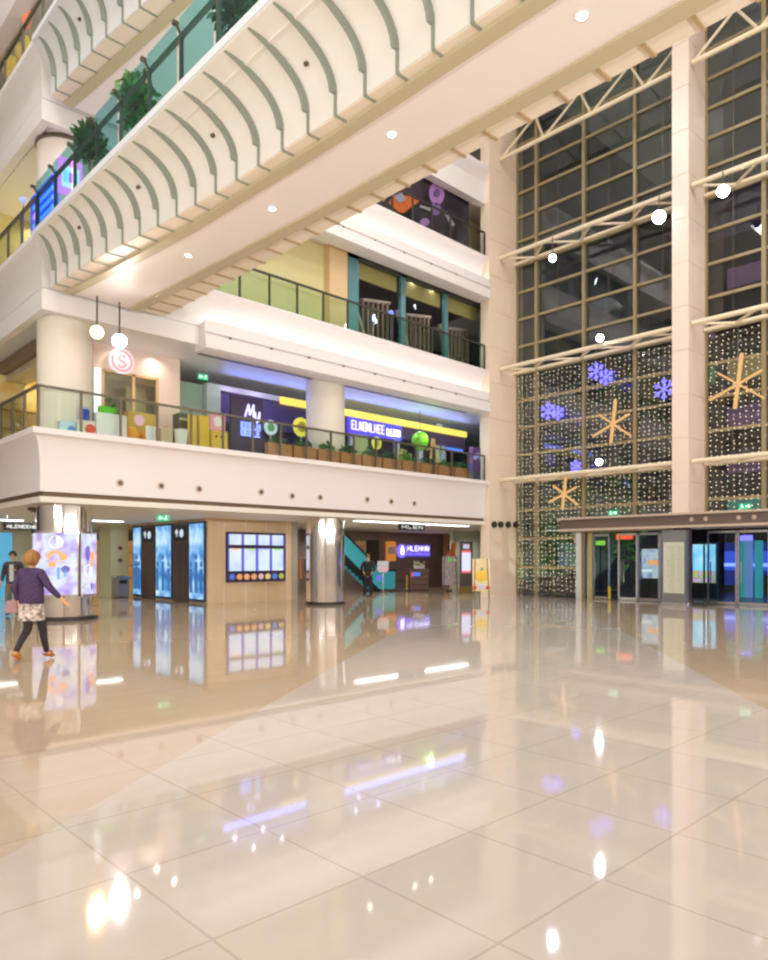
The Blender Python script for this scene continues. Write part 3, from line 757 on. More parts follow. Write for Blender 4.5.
# advert drum on the left mirrored column
T = thing('advertising_drum', 'curved glowing violet advertisement wrapped round the left mirrored column', 'advertisement', (6.65, 18.96, .62))
rad = math.radians; cxx, cyy = 6.65, 18.96
AD_V = ad_mat('violet_poster_film', [(.35,.22,.85),(.62,.50,1),(.75,.85,1),(.95,.92,1),(.55,.40,.9)], 2.2, 1.15)
for a0, a1, nm in ((-198,-87,'film'), (-80,-30,'film')):
    MB().arc(cxx, cyy, .68, .75, rad(a0), rad(a1), .66, 2.2, 22).build(nm, AD_V, T, smooth=True)
FILM = [c for c in children(T) if c.name.startswith('film')]
fr = MB()
for a0, a1 in ((-200,-85), (-82,-28)):
    for z in (.60, 2.2): fr.arc(cxx, cyy, .67, .78, rad(a0), rad(a1), z, z+.06, 22)
    for a in (a0, a1-2): fr.arc(cxx, cyy, .67, .77, rad(a), rad(a+2), .6, 2.26, 2)
fr.build('frame', CHROME, T, smooth=True)
MB().arc(cxx, cyy, .67, .80, rad(-200), rad(-28), 0, .09, 30).build('base', BLACK, T, smooth=True)
OR = glow('advert_orange', (1,.42,.16), 1.2)
for a, z, wa, hz in ((-126,1.62,16,.16), (-112,1.6,8,.08), (-132,1.42,8,.07), (-50,1.62,8,.15), (-53,1.42,5,.07)):
    m = MB(); n = 12; vs = []; r = .757
    for i in range(n):
        t = 2*PI*i/n; an = rad(a + wa*math.cos(t)); vs.append((cxx+r*math.cos(an), cyy+r*math.sin(an), z+hz*math.sin(t)))
    m.add(vs, [tuple(range(n))]); m.build('orange_print', OR, FILM[0 if a < -85 else 1])
for a, z, wa, hz, nm, c in ((-125,1.98,14,.17,'white_print',(.9,.95,1)), (-126,1.2,20,.16,'blue_print',(.2,.45,.95)), (-108,1.3,8,.09,'navy_print',(.15,.15,.5)), (-60,1.25,12,.18,'white_print',(1,1,1)), (-64,1.7,7,.2,'indigo_print',(.25,.15,.7)), (-58,.85,18,.09,'indigo_print',(.2,.2,.75))):
    m = MB(); n = 14; vs = []; r = .754
    for i in range(n):
        t = 2*PI*i/n; an = rad(a + wa*math.cos(t)); vs.append((cxx+r*math.cos(an), cyy+r*math.sin(an), z+hz*math.sin(t)))
    m.add(vs, [tuple(range(n))]); m.build(nm, glow(nm, c, 1.0), FILM[0 if a < -85 else 1])
# right background on the ground floor: brown shop
struct(B(16.2, 34, 27, 27.2, 0, 2.95).build('wall_shop', noise_mat('lilac_brown_wall', (.23,.15,.13), (.29,.20,.17), 1.5, .45)), 'brown shop wall carrying the violet logo sign', 'wall')
struct(B(26.75, 36, 23.1, 23.3, 0, 2.95).build('wall_mint', mat('mint_white', (.74,.80,.66), .5)), 'pale mint wall behind the dark kiosk', 'wall')
struct(pbox(447, 454, 534, 592, 26.6, .3).build('column', mat('amber_post', (.55,.33,.14), .4)), 'amber post at the right end of the brown shop', 'column')
def panel(name, px, py, Y, m, label, cat, group=None, dep=.05):
    o = pbox(px[0], px[1], py[0], py[1], Y, dep).build(name, m); return tag(o, label, cat, group)
YB = 26.9
T = thing('shop_poster', 'yellow hanging poster with pink marks left of the dark doorway', 'poster', onY(361, 568, YB))
pbox(355.5, 366, 541, 568, YB, .05).build('sheet', mat('poster_yellow', (.80,.62,.22), .5), T); pbox(357, 364, 545, 552, YB-.01, .01).build('print', mat('poster_red', (.8,.3,.2), .5), T); pbox(357, 364, 556, 558, YB-.01, .01).build('print', mat('poster_pink', (.75,.45,.5), .5), T)
T = thing('shop_poster', 'orange and white poster right of the dark doorway', 'poster', onY(391, 561, YB))
pbox(386.5, 396, 541.5, 561, YB, .05).build('sheet', glow('poster_orange', (1,.36,.06), .55), T); pbox(388, 395, 547, 554, YB-.01, .01).build('print', mat('poster_cream', (.8,.78,.62), .5), T)
struct(pbox(367, 379, 540, 590, YB, .05).build('door_3', mat('dark_doorway', (.05,.045,.03), .5)), 'dark doorway in the brown shop wall', 'door')
VIO = glow('violet_neon', (.22,.16,1), 1.5); VIW = glow('violet_white', (.75,.68,1), 1.7)
T = thing('logo_sign', 'violet glowing round logo with lettering on the brown wall', 'sign', onY(412, 551, YB))
x, y, z = onY(401.5, 551, YB)
MB().cyl((x, YB, z), (x, YB-.06, z), .36, n=28).build('disc', VIO, T)
MB().ball((x, YB-.07, z-.04), .17, (.8,.1,1)).cyl((x, YB-.07, z+.02), (x, YB-.07, z+.30), .12, .01, 12).build('flame', glow('flame_white', (1,.85,.95), 3.0), T)
xa = onY(407, 548, YB)[0]; xb = onY(429, 548, YB)[0]
t = MB(); word_strokes(t, (xa, YB-.03, onY(418,551,YB)[2]), (1,0,0), (0,0,1), xb-xa, .27, 6, .06, .03, random.Random(8)); t.build('lettering', VIW, T)
t = MB(); word_strokes(t, (xa, YB-.03, onY(418,555,YB)[2]), (1,0,0), (0,0,1), xb-xa, .13, 12, .03, .03, random.Random(9)); t.build('small_lettering', VIO, T)
B(xa-.08, xb+.1, YB-.01, YB, onY(418,556,YB)[2]-.05, onY(418,545.5,YB)[2]+.05).build('backing', mat('violet_backing', (.08,.06,.3), .4, 0, (.12,.09,.6), .45, False), T)
# counter, stands
def base(px, py): 
    d = CH*F/(py-HY); a, b = ray(px); return a*d, b*d
AX = math.atan2(RGT[1], RGT[0])     # turned to face the hall
T = thing('reception_counter', 'dark brown slatted counter below the violet logo sign', 'counter', (*base(419, 591), 0), AX)
B(-.42, .42, -.3, .3, .02, 1.02).build('body', mat('counter_brown', (.10,.045,.03), .4), T, local=True)
for k in range(4): B(-.44, .44, -.315, -.3, .1+.25*k, .27+.25*k).build('slat_panel', mat('counter_slat', (.17,.075,.05), .4), T, local=True)
B(-.46, .46, -.34, .34, 1.02, 1.07).build('top', BROWN, T, local=True)
B(-.38, .05, -.325, -.315, .72, .9).build('blue_badge', glow('badge_blue', (.08,.2,.9), 1.0), T, local=True)
B(-.40, -.30, -.33, -.325, .68, .88).build('red_badge', glow('badge_red', (.9,.08,.1), .8), T, local=True)
cx0, cy0 = base(419, 591)
T = thing('flower_box', 'pale box of pastel flowers on the brown counter', 'flower box', (cx0, cy0, 1.07), AX)
B(-.25, .25, -.12, .12, 0, .14).build('box', WHITE, T, local=True)
m = MB()
for k in range(26): m.ball((random.uniform(-.25,.25), random.uniform(-.1,.1), random.uniform(.14,.34)), .05, n=8, m=5)
m.build('blossoms', noise_mat('pastel_flowers', (.85,.75,.4), (.45,.7,.75), 6), T, local=True)
T = thing('sign_stand', 'pole stand with blue, white and pink placards beside the person in black', 'sign stand', (*base(383, 595), 0), AX)
MB().lathe(0, 0, [(.2,0),(.2,.03),(.03,.06)], 20).build('foot', STEEL, T, local=True); MB().cyl((0,0,.05), (0,0,1.0), .025, n=10).build('pole', STEEL, T, local=True)
B(-.24, .24, -.03, 0, 1.05, 1.45).build('placard', mat('placard_grey', (.55,.6,.66), .4), T, local=True); B(-.2, .2, -.035, -.03, .98, 1.18).build('placard', glow('placard_pink', (.9,.55,.55), .6), T, local=True); B(-.3, -.05, -.035, 0, .6, .85).build('placard', glow('placard_blue', (.12,.2,.9), .7), T, local=True)
T = thing('bench', 'low dark bench left of the brown counter', 'bench', (*base(400, 588.3), 0), AX)
B(-.5, .5, -.2, .2, .36, .44).build('seat', BROWN, T, local=True)
for x in (-.42, .42): B(x-.04, x+.04, -.18, .18, 0, .36).build('leg', BROWN, T, local=True)
T = thing('stanchion', 'small yellow barrier post beside the brown counter', 'post', (*base(407, 591), 0))
MB().lathe(0, 0, [(.14,0),(.14,.04),(.03,.06)], 16).build('foot', BLACK, T, local=True); MB().cyl((0,0,.05), (0,0,.75), .05, n=12).build('post', mat('stanchion_yellow', (.75,.5,.03), .4), T, local=True)
# escalator with teal glass
T = thing('escalator', 'teal lit escalator rising behind the right mirrored column', 'escalator', (22, 24.6, 0))
TEAL = mat('teal_glass_panel', (.06,.34,.40), .15, 0, (.05,.42,.50), .22, False)
for y in (24.3, 25.3):
    MB().prism([(23.9,y,.1),(23.9,y,.95),(23.0,y,.95),(20.3,y,2.93),(19.2,y,2.93),(22.9,y,.1)], (0,.03,0)).build('balustrade', TEAL, T)
    m = MB(); m.bar((24.0,y,.98), (23.0,y,.98), .08); m.bar((23.0,y,.98), (20.4,y,2.90), .08); m.build('handrail', BLACK, T)
m = MB()
for k in range(16): m.box(23.4-.24*k-.26, 23.4-.24*k, 24.34, 25.3, .02+.17*k, .2+.17*k)
m.build('steps', mat('step_grey', (.12,.16,.18), .3, .6), T)
B(23.4, 25.6, 24.2, 25.5, 0.005, .04).build('comb_plate', STEEL, T)
# clothes beside the column
T = thing('clothes_rail', 'rail of red and orange garments left of the right mirrored column', 'clothes rail', (18.2, 24.2, 0), AX)
m = MB(); m.bar((-.7,0,1.6),(.7,0,1.6),.03); 
for x in (-.7,.7): m.bar((x,0,.03),(x,0,1.6),.03); m.bar((x,-.25,.03),(x,.25,.03),.04)
m.build('frame', STEEL, T, local=True)
for k, c in enumerate(((.8,.25,.10),(.55,.1,.12),(.85,.45,.25),(.9,.35,.15),(.12,.08,.08),(.6,.2,.25),(.85,.5,.3))):
    x = -.6+.2*k
    MB().loft([[(x-.04,-.2,1.0-.3*(k%2)),(x+.04,-.2,1.0-.3*(k%2)),(x+.04,.2,1.0-.3*(k%2)),(x-.04,.2,1.0-.3*(k%2))], [(x-.05,-.22,1.4),(x+.05,-.22,1.4),(x+.05,.22,1.4),(x-.05,.22,1.4)], [(x-.02,-.06,1.57),(x+.02,-.06,1.57),(x+.02,.06,1.57),(x-.02,.06,1.57)]]).build('garment', mat('cloth%d'%k, c, .8), T, local=True)
# boards by the corner pillar
def easel(px, py, w, h, label, sheet, extra):
    T = thing('poster_easel', label, 'easel', (*base(px, py), 0), AX)
    for x in (-w/2+.05, w/2-.05): MB().bar((x, -.16, .01), (x*.8, .0, h), .04).build('leg', mat('easel_wood', (.16,.11,.06), .5), T, local=True)
    MB().bar((0, .4, .01), (0, .03, h-.1), .035).build('leg', mat('easel_wood', (.16,.11,.06)), T, local=True)
    SHT = MB().prism([(-w/2,-.135,.34),(w/2,-.135,.34),(w/2,-.02,h),(-w/2,-.02,h)], (0,.025,0)).build('sheet', sheet, T, local=True)
    for nm, x, z, r, m, sq in extra:
        yy = -.135 + .115*(z-.34)/(h-.34) - .012
        if nm == 'crown_print':
            q = MB()
            for a in (-.9,-.45,0,.45,.9): q.prism([(x-.03,yy,z-.08),(x+.03,yy,z-.08),(x+.03+r*math.sin(a),yy+.03,z+r*math.cos(a)),(x+r*1.5*math.sin(a),yy+.045,z+r*1.5*math.cos(a))], (0,.01,0))
            q.build(nm, m, SHT, local=True)
        else: MB().ball((x, yy, z), r, (1,.12,sq), 14, 8).build(nm, m, SHT, local=True)
easel(450, 592.5, .72, 1.66, 'poster easel with speckled blue and red sheet and green dot', noise_mat('speckled_sheet', (.25,.32,.5), (.72,.55,.42), 14, .5, 2),
      [('green_print', .0, 1.5, .09, glow('print_green', (.2,.8,.1), .6), 1), ('pale_print', .22, 1.48, .08, mat('print_pale', (.8,.8,.6)), .8)])
easel(481, 600, .66, 1.55, 'yellow poster easel with pineapple picture against the corner pillar', noise_mat('yellow_sheet', (.80,.60,.25), (.85,.72,.45), 4, .5),
      [('yellow_print', 0, .9, .235, mat('print_yellow', (.9,.6,.05), .5), .9), ('orange_print', .02, .9, .1, mat('print_orange', (.8,.35,.05), .5), 1), ('crown_print', .02, 1.2, .16, mat('print_dgreen', (.04,.3,.16), .5), 1.1), ('red_print', -.25, .47, .08, mat('print_red', (.65,.06,.05), .5), 1), ('red_print', .24, .47, .08, mat('print_red', (.65,.06,.05), .5), 1), ('pale_print', 0, .5, .14, mat('print_lilac', (.6,.62,.75), .5), .8)])
T = thing('touch_kiosk', 'tall dark kiosk with a white and red lit screen between the two easels', 'kiosk', (*base(466, 593), 0), AX)
B(-.3, .3, -.15, .15, 0, .3).build('plinth', mat('ochre_base', (.3,.2,.05), .4), T, local=True)
B(-.28, .28, -.1, .1, .3, 2.35).build('case', mat('kiosk_brown', (.13,.10,.08), .35), T, local=True); T = [c for c in children(T) if c.name.startswith('case')][0]
B(-.2, .2, -.115, -.1, .95, 1.85).build('screen', glow('kiosk_screen', (.72,.72,1), 1.2), T, local=True)
for z in (.9, 1.82): B(-.2, .2, -.12, -.1, z, z+.1).build('red_banner', glow('kiosk_red', (1,.15,.2), 1.0), T, local=True)
B(-.14, .14, -.115, -.1, 2.0, 2.2).build('logo', glow('kiosk_logo', (.75,.7,.9), .8), T, local=True)
T = thing('banner', 'red and orange flag banner behind the speckled easel', 'banner', (*base(449, 591), 0), AX)
MB().lathe(0, 0, [(.16,0),(.16,.05)], 14).build('foot', BLACK, T, local=True); MB().cyl((.12,0,.04),(.12,0,2.35),.02,n=8).build('pole', STEEL, T, local=True)
MB().prism([(-.22,0,1.62),(.3,0,1.62),(.34,0,2.3),(.16,0,2.3),(.1,0,2.05)], (0,.02,0)).build('flag', noise_mat('flag_red', (.9,.06,.02), (.95,.4,.04), 3, .5), T, local=True)
# spotlights on the first gallery parapet and the pillar
for k, px in enumerate((120,161,199,261,292,320,367,391,414)):
    y = 17.97; x, _, z = onY(px, (483,486,489,492,496,497.5,499.5,501.5,503.5)[k], y)
    T = thing('wall_spotlight', 'small round spotlight in the parapet, %s from the left corner' % ORD[k], 'spotlight', (x, y, z), 0, 'spotlights along the first gallery parapet')
    MB().cyl((x,y+.03,z),(x,y-.02,z),.11,n=18).build('ring', mat('spot_ring', (.70,.58,.48), .3), T); MB().cyl((x,y-.021,z),(x,y-.03,z),.065,n=16).build('lens', BROWN, T)
for k, px in enumerate((493.5, 500, 507.5, 515)):
    x, y, z = onY(px, 524.5, 17.75)
    T = thing('pillar_spotlight', 'black round spotlight on the corner pillar, %s' % ('leftmost of four', 'second of four', 'third of four', 'rightmost of four')[k], 'spotlight', (x, y, z), 0, 'black spotlights on the corner pillar')
    MB().cyl((x,17.76,z),(x,17.66,z),.13,n=18).build('body', BLACK, T); MB().cyl((x,17.66,z),(x,17.65,z),.09,n=16).build('lens', DARK, T)
# ------------------------------------------------------------------ first gallery
struct(B(7.78, 10.42, 20, 20.15, 6.95, 7.65).build('wall_shop', mat('shop_pink', (.86,.68,.58), .45)), 'pink band over the first gallery shop window', 'wall')
struct(B(9.72, 10.42, 20, 20.15, L2, 6.95).build('wall_shop', mat('shop_pink', (.86,.68,.58))), 'pink pier right of the first gallery shop window', 'wall')
struct(B(10.27, 10.42, 20.15, 24, L2, 7.65).build('wall_shop', mat('shop_pink', (.86,.68,.58))), 'pink side wall of the window shop', 'wall')
T = thing('shop_window', 'gold framed shop window on the first gallery under the round red sign', 'shop window', (8.9, 20, L2))
GOLDF = mat('gold_frame', (.70,.48,.24), .35)
f = MB()
for x in (8.05, 8.95, 9.68): f.box(x-.04, x+.04, 19.97, 20.06, L2, 6.95)
f.box(8.05, 9.68, 19.97, 20.06, 6.88, 6.95); f.build('frame', GOLDF, T)
B(8.09, 8.91, 20.02, 20.03, L2, 6.88).build('pane', GLASS_C, T); B(8.99, 9.64, 20.02, 20.03, L2, 6.88).build('pane', GLASS_C, T)
B(7.8, 10.2, 21.2, 21.3, L2, 7.0).build('back_panel', noise_mat('window_display', (.62,.50,.40), (.80,.68,.52), 2, .5), T)
B(9.0, 9.62, 20.6, 20.7, 5.2, 6.7).build('picture', mat('amber_picture', (.66,.50,.28), .5), T)
o = B(7.80, 7.98, 19.94, 20.0, L2+.02, 6.93).build('light_column', glow('column_white', (.85,.93,1), 1.6)); tag(o, 'vertical white light column at the left edge of the shop window', 'light')
x, y, z = onY(122, 361, 19.9)
T = thing('round_sign', 'round white glowing sign with red letter on the pink shop band', 'sign', (x, y, z))
MB().cyl((x,20,z),(x,19.9,z),.36,n=30).build('disc', glow('sign_disc', (.95,.88,.95), .95), T); MB().arc(0,0,.26,.31,0,2*PI,0,.012,30)
rg = MB().arc(0,0,.25,.31,0,2*PI,0,.012,30); rg.v = [(x+a, 19.9-c, z+b) for a,b,c in rg.v]; rg.build('ring', glow('sign_red', (1,.32,.28), 1.1), T)
m = MB(); sp = [(.10,.11),(.05,.16),(-.04,.16),(-.10,.11),(-.09,.05),(-.03,.01),(.04,-.02),(.10,-.07),(.10,-.12),(.04,-.17),(-.05,-.17),(-.11,-.12)]
for (a, b), (c, d) in zip(sp, sp[1:]): m.bar((x+a,19.885,z+b), (x+c,19.885,z+d), .05, .02, up=(0,1,0))
m.build('letter', glow('sign_red', (1,.32,.28), 1.1), T)
T = thing('potted_plant', 'green potted plant behind the first gallery shop window', 'plant', (8.35, 20.75, L2))
MB().lathe(8.35, 20.75, [(.16,L2),(.22,L2+.9),(.2,L2+.9)], 18).build('pot', WHITE, T); MB().leaves((8.35,20.75,5.8), (.38,.25,.5), 150, .22).build('foliage', LEAF, T)
struct(B(10.6, 11.98, 20.7, 21.0, L2, 7.2).build('wall_green', mat('sage_green', (.34,.47,.38), .45)), 'sage green wall between window shop and violet shop', 'wall')
struct(B(11.6, 12.1, 20.45, 21.0, L2, 7.25).build('column', mat('sage_light', (.50,.60,.55), .4)), 'pale sage pier at the left of the violet shop', 'column')
# violet shop
PUR = mat('violet_black_wall', (.07,.045,.13), .35)
struct(B(12.1, 17.0, 21.6, 21.8, L2, 7.3).build('wall_violet', PUR), 'violet black back wall of the first gallery shop', 'wall')
struct(B(12.1, 16.4, 20.7, 20.9, 6.1, 7.12).build('wall_fascia', mat('violet_fascia', (.085,.06,.22), .35)), 'violet fascia over the shop behind the neon sign', 'wall')
struct(B(12.1, 16.5, 20.62, 20.72, 7.12, 7.3).build('trim_7', mat('lilac_trim', (.62,.58,.72), .4)), 'lilac edge above the violet fascia', 'trim')
YEL = glow('yellow_cove', (1,.82,.14), 1.15)
for (a, b, lb) in ((14.55, 16.5, 'short yellow light band left of the cream column'), (17.0, 24.7, 'long yellow light band over the dark shop right of the cream column')):
    o = B(a, b, 20.5, 20.6, 7.02, 7.27).build('light_band', YEL); tag(o, lb, 'light band')
struct(B(17.0, 24.7, 20.6, 20.8, 6.5, 7.02).build('wall_fascia', mat('plum_fascia', (.12,.07,.14), .4)), 'plum fascia under the long yellow light band', 'wall')
struct(B(17.0, 26, 23.2, 23.4, L2, 7.4).build('wall_dark', noise_mat('dark_shop_back', (.06,.05,.05), (.15,.12,.12), 1.2, .5)), 'dark back wall of the shop right of the cream column', 'wall')
struct(B(24.75, 26.5, 19.6, 19.8, L2, 7.65).build('wall_white', mat('mint_white', (.74,.80,.66))), 'white wall end beside the corner pillar on the first gallery', 'wall')
for k, x in enumerate((17.9, 20.35, 21.75, 23.2)):
    struct(B(x, x+.22, 20.65, 20.8, L2, 6.5).build('column', mat('pale_lilac_post', (.58,.60,.66), .4)), 'pale slim post in the dark shopfront', 'column')
T = thing('neon_sign', 'dark standing panel with blue neon script and lettering', 'sign', onY(250, 452, 19.2))
NEON = glow('blue_neon', (.20,.28,1), 2.6); NEOW = glow('blue_neon_core', (.55,.52,1), 2.2)
pbox(231, 262.5, 397, 458, 19.25, .08).build('panel', mat('panel_violet', (.045,.03,.075), .35), T)
xa, _, za = onY(244, 417, 19.22); xb = onY(259, 417, 19.22)[0]; w = xb-xa
m = MB()
for (p, q) in (((.05,0),(.28,.95)),((.28,.95),(.36,.15)),((.36,.15),(.62,.98)),((.62,.98),(.60,.05)),((.72,.45),(.72,-.1)),((.72,-.1),(.92,.0)),((.92,.0),(1.02,.5)),((1.02,.5),(1.0,-.15)),((1.0,-.15),(.8,-.35))):
    m.cyl((xa+w*p[0], 19.2, za+.42*p[1]+.02), (xa+w*q[0], 19.2, za+.42*q[1]+.02), .03, n=8)
m.build('script', NEOW, T)
for (py, n, sd) in ((429, 5, 2), (436, 5, 6)):
    m = MB(); z = onY(250, py, 19.22)[2]; xa = onY(241, py, 19.22)[0]; xb = onY(260.5, py, 19.22)[0]
    word_strokes(m, (xa, 19.22, z), (1,0,0), (0,0,1), xb-xa, .19, n, .045, .04, random.Random(sd)); m.build('lettering', NEON, T)
T = thing('shop_sign', 'violet glowing name board with white lettering beside the cream column', 'sign', onY(376, 421, 20.45))
xa = onY(349, 416, 20.45)[0]; xb = onY(402, 422, 20.45)[0]
B(xa, xb, 20.46, 20.58, 6.38, 6.98).build('board', mat('violet_board', (.06,.05,.3), .4, 0, (.10,.08,.75), .6, False), T)
m = MB(); word_strokes(m, (xa+.12, 20.44, 6.52), (1,0,0), (0,0,1), (xb-xa)*.62, .34, 9, .05, .03, random.Random(12)); m.build('lettering', VIW, T)
m = MB(); word_strokes(m, (xa+(xb-xa)*.7, 20.44, 6.52), (1,0,0), (0,0,1), (xb-xa)*.26, .26, 4, .06, .03, random.Random(13)); m.build('lettering', glow('sign_hot_white', (.95,.9,1), 3), T)
def disc_sign(px, py, r, Y, mo, mi, label):
    x, y, z = onY(px, py, Y)
    T = thing('round_sign', label, 'sign', (x, y, z))
    MB().cyl((x,Y+.05,z),(x,Y,z),r,n=26).build('disc', mo, T); MB().cyl((x,Y-.005,z),(x,Y-.02,z),r*.55,n=22).build('centre', mi, T)
    MB().cyl((x,Y+.03,z-r),(x,Y+.03,L2),.025,n=8).build('stand', STEEL, T)
disc_sign(271, 427.5, .25, 19.6, glow('pale_ring', (.62,.78,.85), .8), glow('leaf_centre', (.12,.45,.12), .6), 'round pale sign with green centre right of the neon panel')
disc_sign(301.5, 427, .33, 19.6, glow('yellow_ring', (.9,.85,.1), .85), noise_mat('olive_centre', (.5,.3,.08), (.55,.6,.1), 7), 'round yellow sign left of the cream column')
disc_sign(377, 443, .24, 19.8, glow('yellow_ring', (.9,.85,.1), .85), noise_mat('olive_centre', (.5,.3,.08), (.55,.6,.1), 7), 'round yellow sign right of the cream column')
x, y, z = onY(420, 441, 20.0)
T = thing('green_lantern', 'bright green ball lantern in the dark shopfront', 'lantern', (x, y, z))
MB().ball((x,y,z), .36, (1,1,1.1), 18, 12).build('ball', noise_mat('lime_ball', (.12,.42,.02), (.35,.75,.05), 5), T, smooth=True); MB().cyl((x,y,z+.38),(x,y,7.65),.012,n=6).build('cord', BLACK, T)
l = bpy.data.lights.new('lantern_glow', 'POINT'); l.energy = 12; l.color = (.5,1,.2); l.shadow_soft_size = .1; lo = bpy.data.objects.new('lantern_glow', l); COL.objects.link(lo); lo.location = (x, y-.6, z+.2)
x, y, z = onY(402, 456, 19.0)
T = thing('flower_bush', 'yellow green flowering bush in the dark shopfront', 'plant', (x, y, L2))
MB().lathe(x, y, [(.18,L2),(.24,L2+.4)], 16).build('pot', EARTH, T); MB().leaves((x,y,5.3), (.38,.3,.45), 160, .16).build('foliage', noise_mat('yellow_leaf', (.25,.35,.04), (.85,.8,.25), 9), T)
x, y, z = onY(433, 452, 19.1)
T = thing('timber_easel', 'pale wooden easel figure near the green lantern', 'easel', (x, y, L2))
WD = mat('honey_wood', (.72,.5,.2), .5)
for dx in (-.32, .32): MB().bar((x+dx,y-.1,L2), (x+dx*.15,y,6.35), .06).build('leg', WD, T)
MB().bar((x,y+.4,L2), (x,y,6.25), .05).build('leg', WD, T); MB().bar((x-.3,y-.1,5.45), (x+.3,y-.1,5.45), .07).build('ledge', WD, T); MB().bar((x-.1,y-.05,5.95), (x-.45,y-.1,5.85), .05).build('arm', WD, T)
o = panel('screen', (446.5, 463), (436.5, 452), 20.9, glow('shop_screen', (.10,.25,1), 1.4), 'blue glowing screen at the right of the dark shop', 'screen')
o = panel('backlit_wall', (351, 368), (431, 455), 22.4, glow('lime_wall', (.55,.62,.28), .55), 'lime lit panel inside the dark shop beside the cream column', 'panel')
o = panel('backlit_wall', (437, 442), (424, 462), 21.0, glow('mint_wall_lit', (.55,.7,.55), .6), 'narrow mint lit panel inside the dark shop', 'panel')
x, y, z = onY(478, 437, 19.3)
T = thing('vending_stand', 'tall stand with blue and red round display at the gallery end', 'display stand', (x, y, L2))
B(x-.28, x+.28, y, y+.3, L2, 5.3).build('cabinet', mat('slate_cabinet', (.22,.24,.28), .4), T); B(x-.36, x+.36, y, y+.2, 5.3, 6.35).build('header', noise_mat('blue_red_print', (.12,.16,.6), (.6,.2,.3), 5), T)
for k in range(3): MB().cyl((x-.2+.2*k, y-.01, 5.9+.12*(k%2)), (x-.2+.2*k, y, 5.9+.12*(k%2)), .1, n=14).build('print', glow('print_lilac_lit', (.5,.5,1), .7), T)
# blue light coves above the shopfronts
for (a, b, p) in ((12.2, 16.4, 14), (17.0, 24.5, 26)):
    light('blue_cove_light', ((a+b)/2, 20.45, 7.32), b-a, p, (.16,.24,1), (0,-1,.35), .25)
# planter boxes along the railing
for k in range(10):
    x = 12.35 + k*.97
    T = thing('planter_box', 'terracotta planter with low greenery behind the railing, %s from the neon panel' % ORD[k], 'planter', (x+.44, 18.2, L2), 0, 'planters along the first gallery railing')
    B(x, x+.9, 18.08, 18.29, L2, 5.13).build('box', EARTH, T, bevel=.015)
    MB().leaves((x+.45, 18.185, 5.2), (.42,.06,.16), 100, .13).build('foliage', (LEAF, LEAF2)[k%2], T)
# toys and boxes behind the railing at the left
def stock(name, px, py0, Y, dep, m, label, cat='box', py1=None):
    x0, x1 = onY(px[0], py0, Y)[0], onY(px[1], py0, Y)[0]; z1 = onY((px[0]+px[1])/2, py0, Y)[2]
    z0 = L2 if py1 is None else onY((px[0]+px[1])/2, py1, Y)[2]
    T = thing(name, label, cat, ((x0+x1)/2, Y+dep/2, z0))
    B(x0, x1, Y, Y+dep, z0, z1).build('body', m, T, bevel=.02)
    return T, x0, x1, z0, z1
T, x0, x1, z0, z1 = stock('carton', (60,76), 421, 18.08, .2, mat('carton_sky', (.55,.78,.88), .5), 'pale blue carton with blue dot behind the corner railing')
MB().cyl(((x0+x1)/2+.08,18.08,z1-.2),((x0+x1)/2+.08,18.07,z1-.2),.09,n=16).build('dot', mat('dot_blue', (.08,.28,.65)), T)
T, x0, x1, z0, z1 = stock('carton', (77,95.5), 420, 18.08, .2, mat('carton_cream', (.85,.8,.7), .5), 'cream carton with big red ball print')
MB().cyl((x1-.13,18.08,z1-.22),(x1-.13,18.07,z1-.22),.13,n=20).build('print', mat('print_scarlet', (.85,.08,.03), .5), T)
zt = z1
T = thing('toy_jar', 'glossy blue jar on the cream carton', 'jar', ((x0+x1)/2, 18.18, zt))
MB().lathe((x0+x1)/2, 18.18, [(.10,zt),(.115,zt+.03),(.115,zt+.24),(.09,zt+.28)], 20).build('jar_body', mat('jar_blue', (.03,.05,.55), .3), T); MB().lathe((x0+x1)/2, 18.18, [(.1,zt+.28),(.1,zt+.33)], 20).build('lid', mat('lid_lilac', (.5,.55,.8), .3), T)
T, x0, x1, z0, z1 = stock('carton', (96.5,127), 413.5, 18.08, .2, mat('carton_white', (.84,.84,.85), .5), 'large white carton behind the first gallery railing')
B(x0+.1, x0+.1+.42, 18.1, 18.27, z1, z1+.17).build('toy_block', mat('block_green', (.12,.62,.02), .5)); o = bpy.data.objects['toy_block']; tag(o, 'bright green block lying on the large white carton', 'block')
T, x0, x1, z0, z1 = stock('display_case', (128,158), 413, 18.9, .3, mat('case_gold', (.62,.40,.06), .5), 'golden display case with pink round emblem', 'display case')
xm = (x0+x1)/2
MB().cyl((xm-.12,18.9,z1-.22),(xm-.12,18.88,z1-.22),.15,n=20).build('emblem', glow('emblem_pink', (.95,.55,.65), .7), T)
for k, px in enumerate((132, 148)):
    x, y, z = onY(px, 438, 18.45)
    T = thing('pumpkin_stool', 'round orange stool in front of the golden case, %s one' % ('left', 'right')[k], 'stool', (x, y+.0, L2))
    MB().ball((x,y,L2+.32), .22, (.95,.9,1.35), 20, 12).build('cushion', mat('stool_orange', (.85,.36,.02), .5), T, smooth=True)
T, x0, x1, z0, z1 = stock('price_card', (146,156), 426, 18.1, .04, WHITE, 'small white card standing before the golden case', 'card')
T, x0, x1, z0, z1 = stock('paper_bag', (161,173), 428, 18.45, .3, mat('bag_beige', (.62,.50,.34), .7), 'beige paper bag right of the golden case', 'bag')
MB().bar((x0+.08,18.5,z1), (x1-.08,18.5,z1+.08), .015).build('handle', EARTH, T)
x, y, z = onY(181, 440, 18.4); zt = onY(181, 431, 18.4)[2]
T = thing('paper_cup', 'large white cup beside the tall yellow panels', 'cup', (x, y, L2))
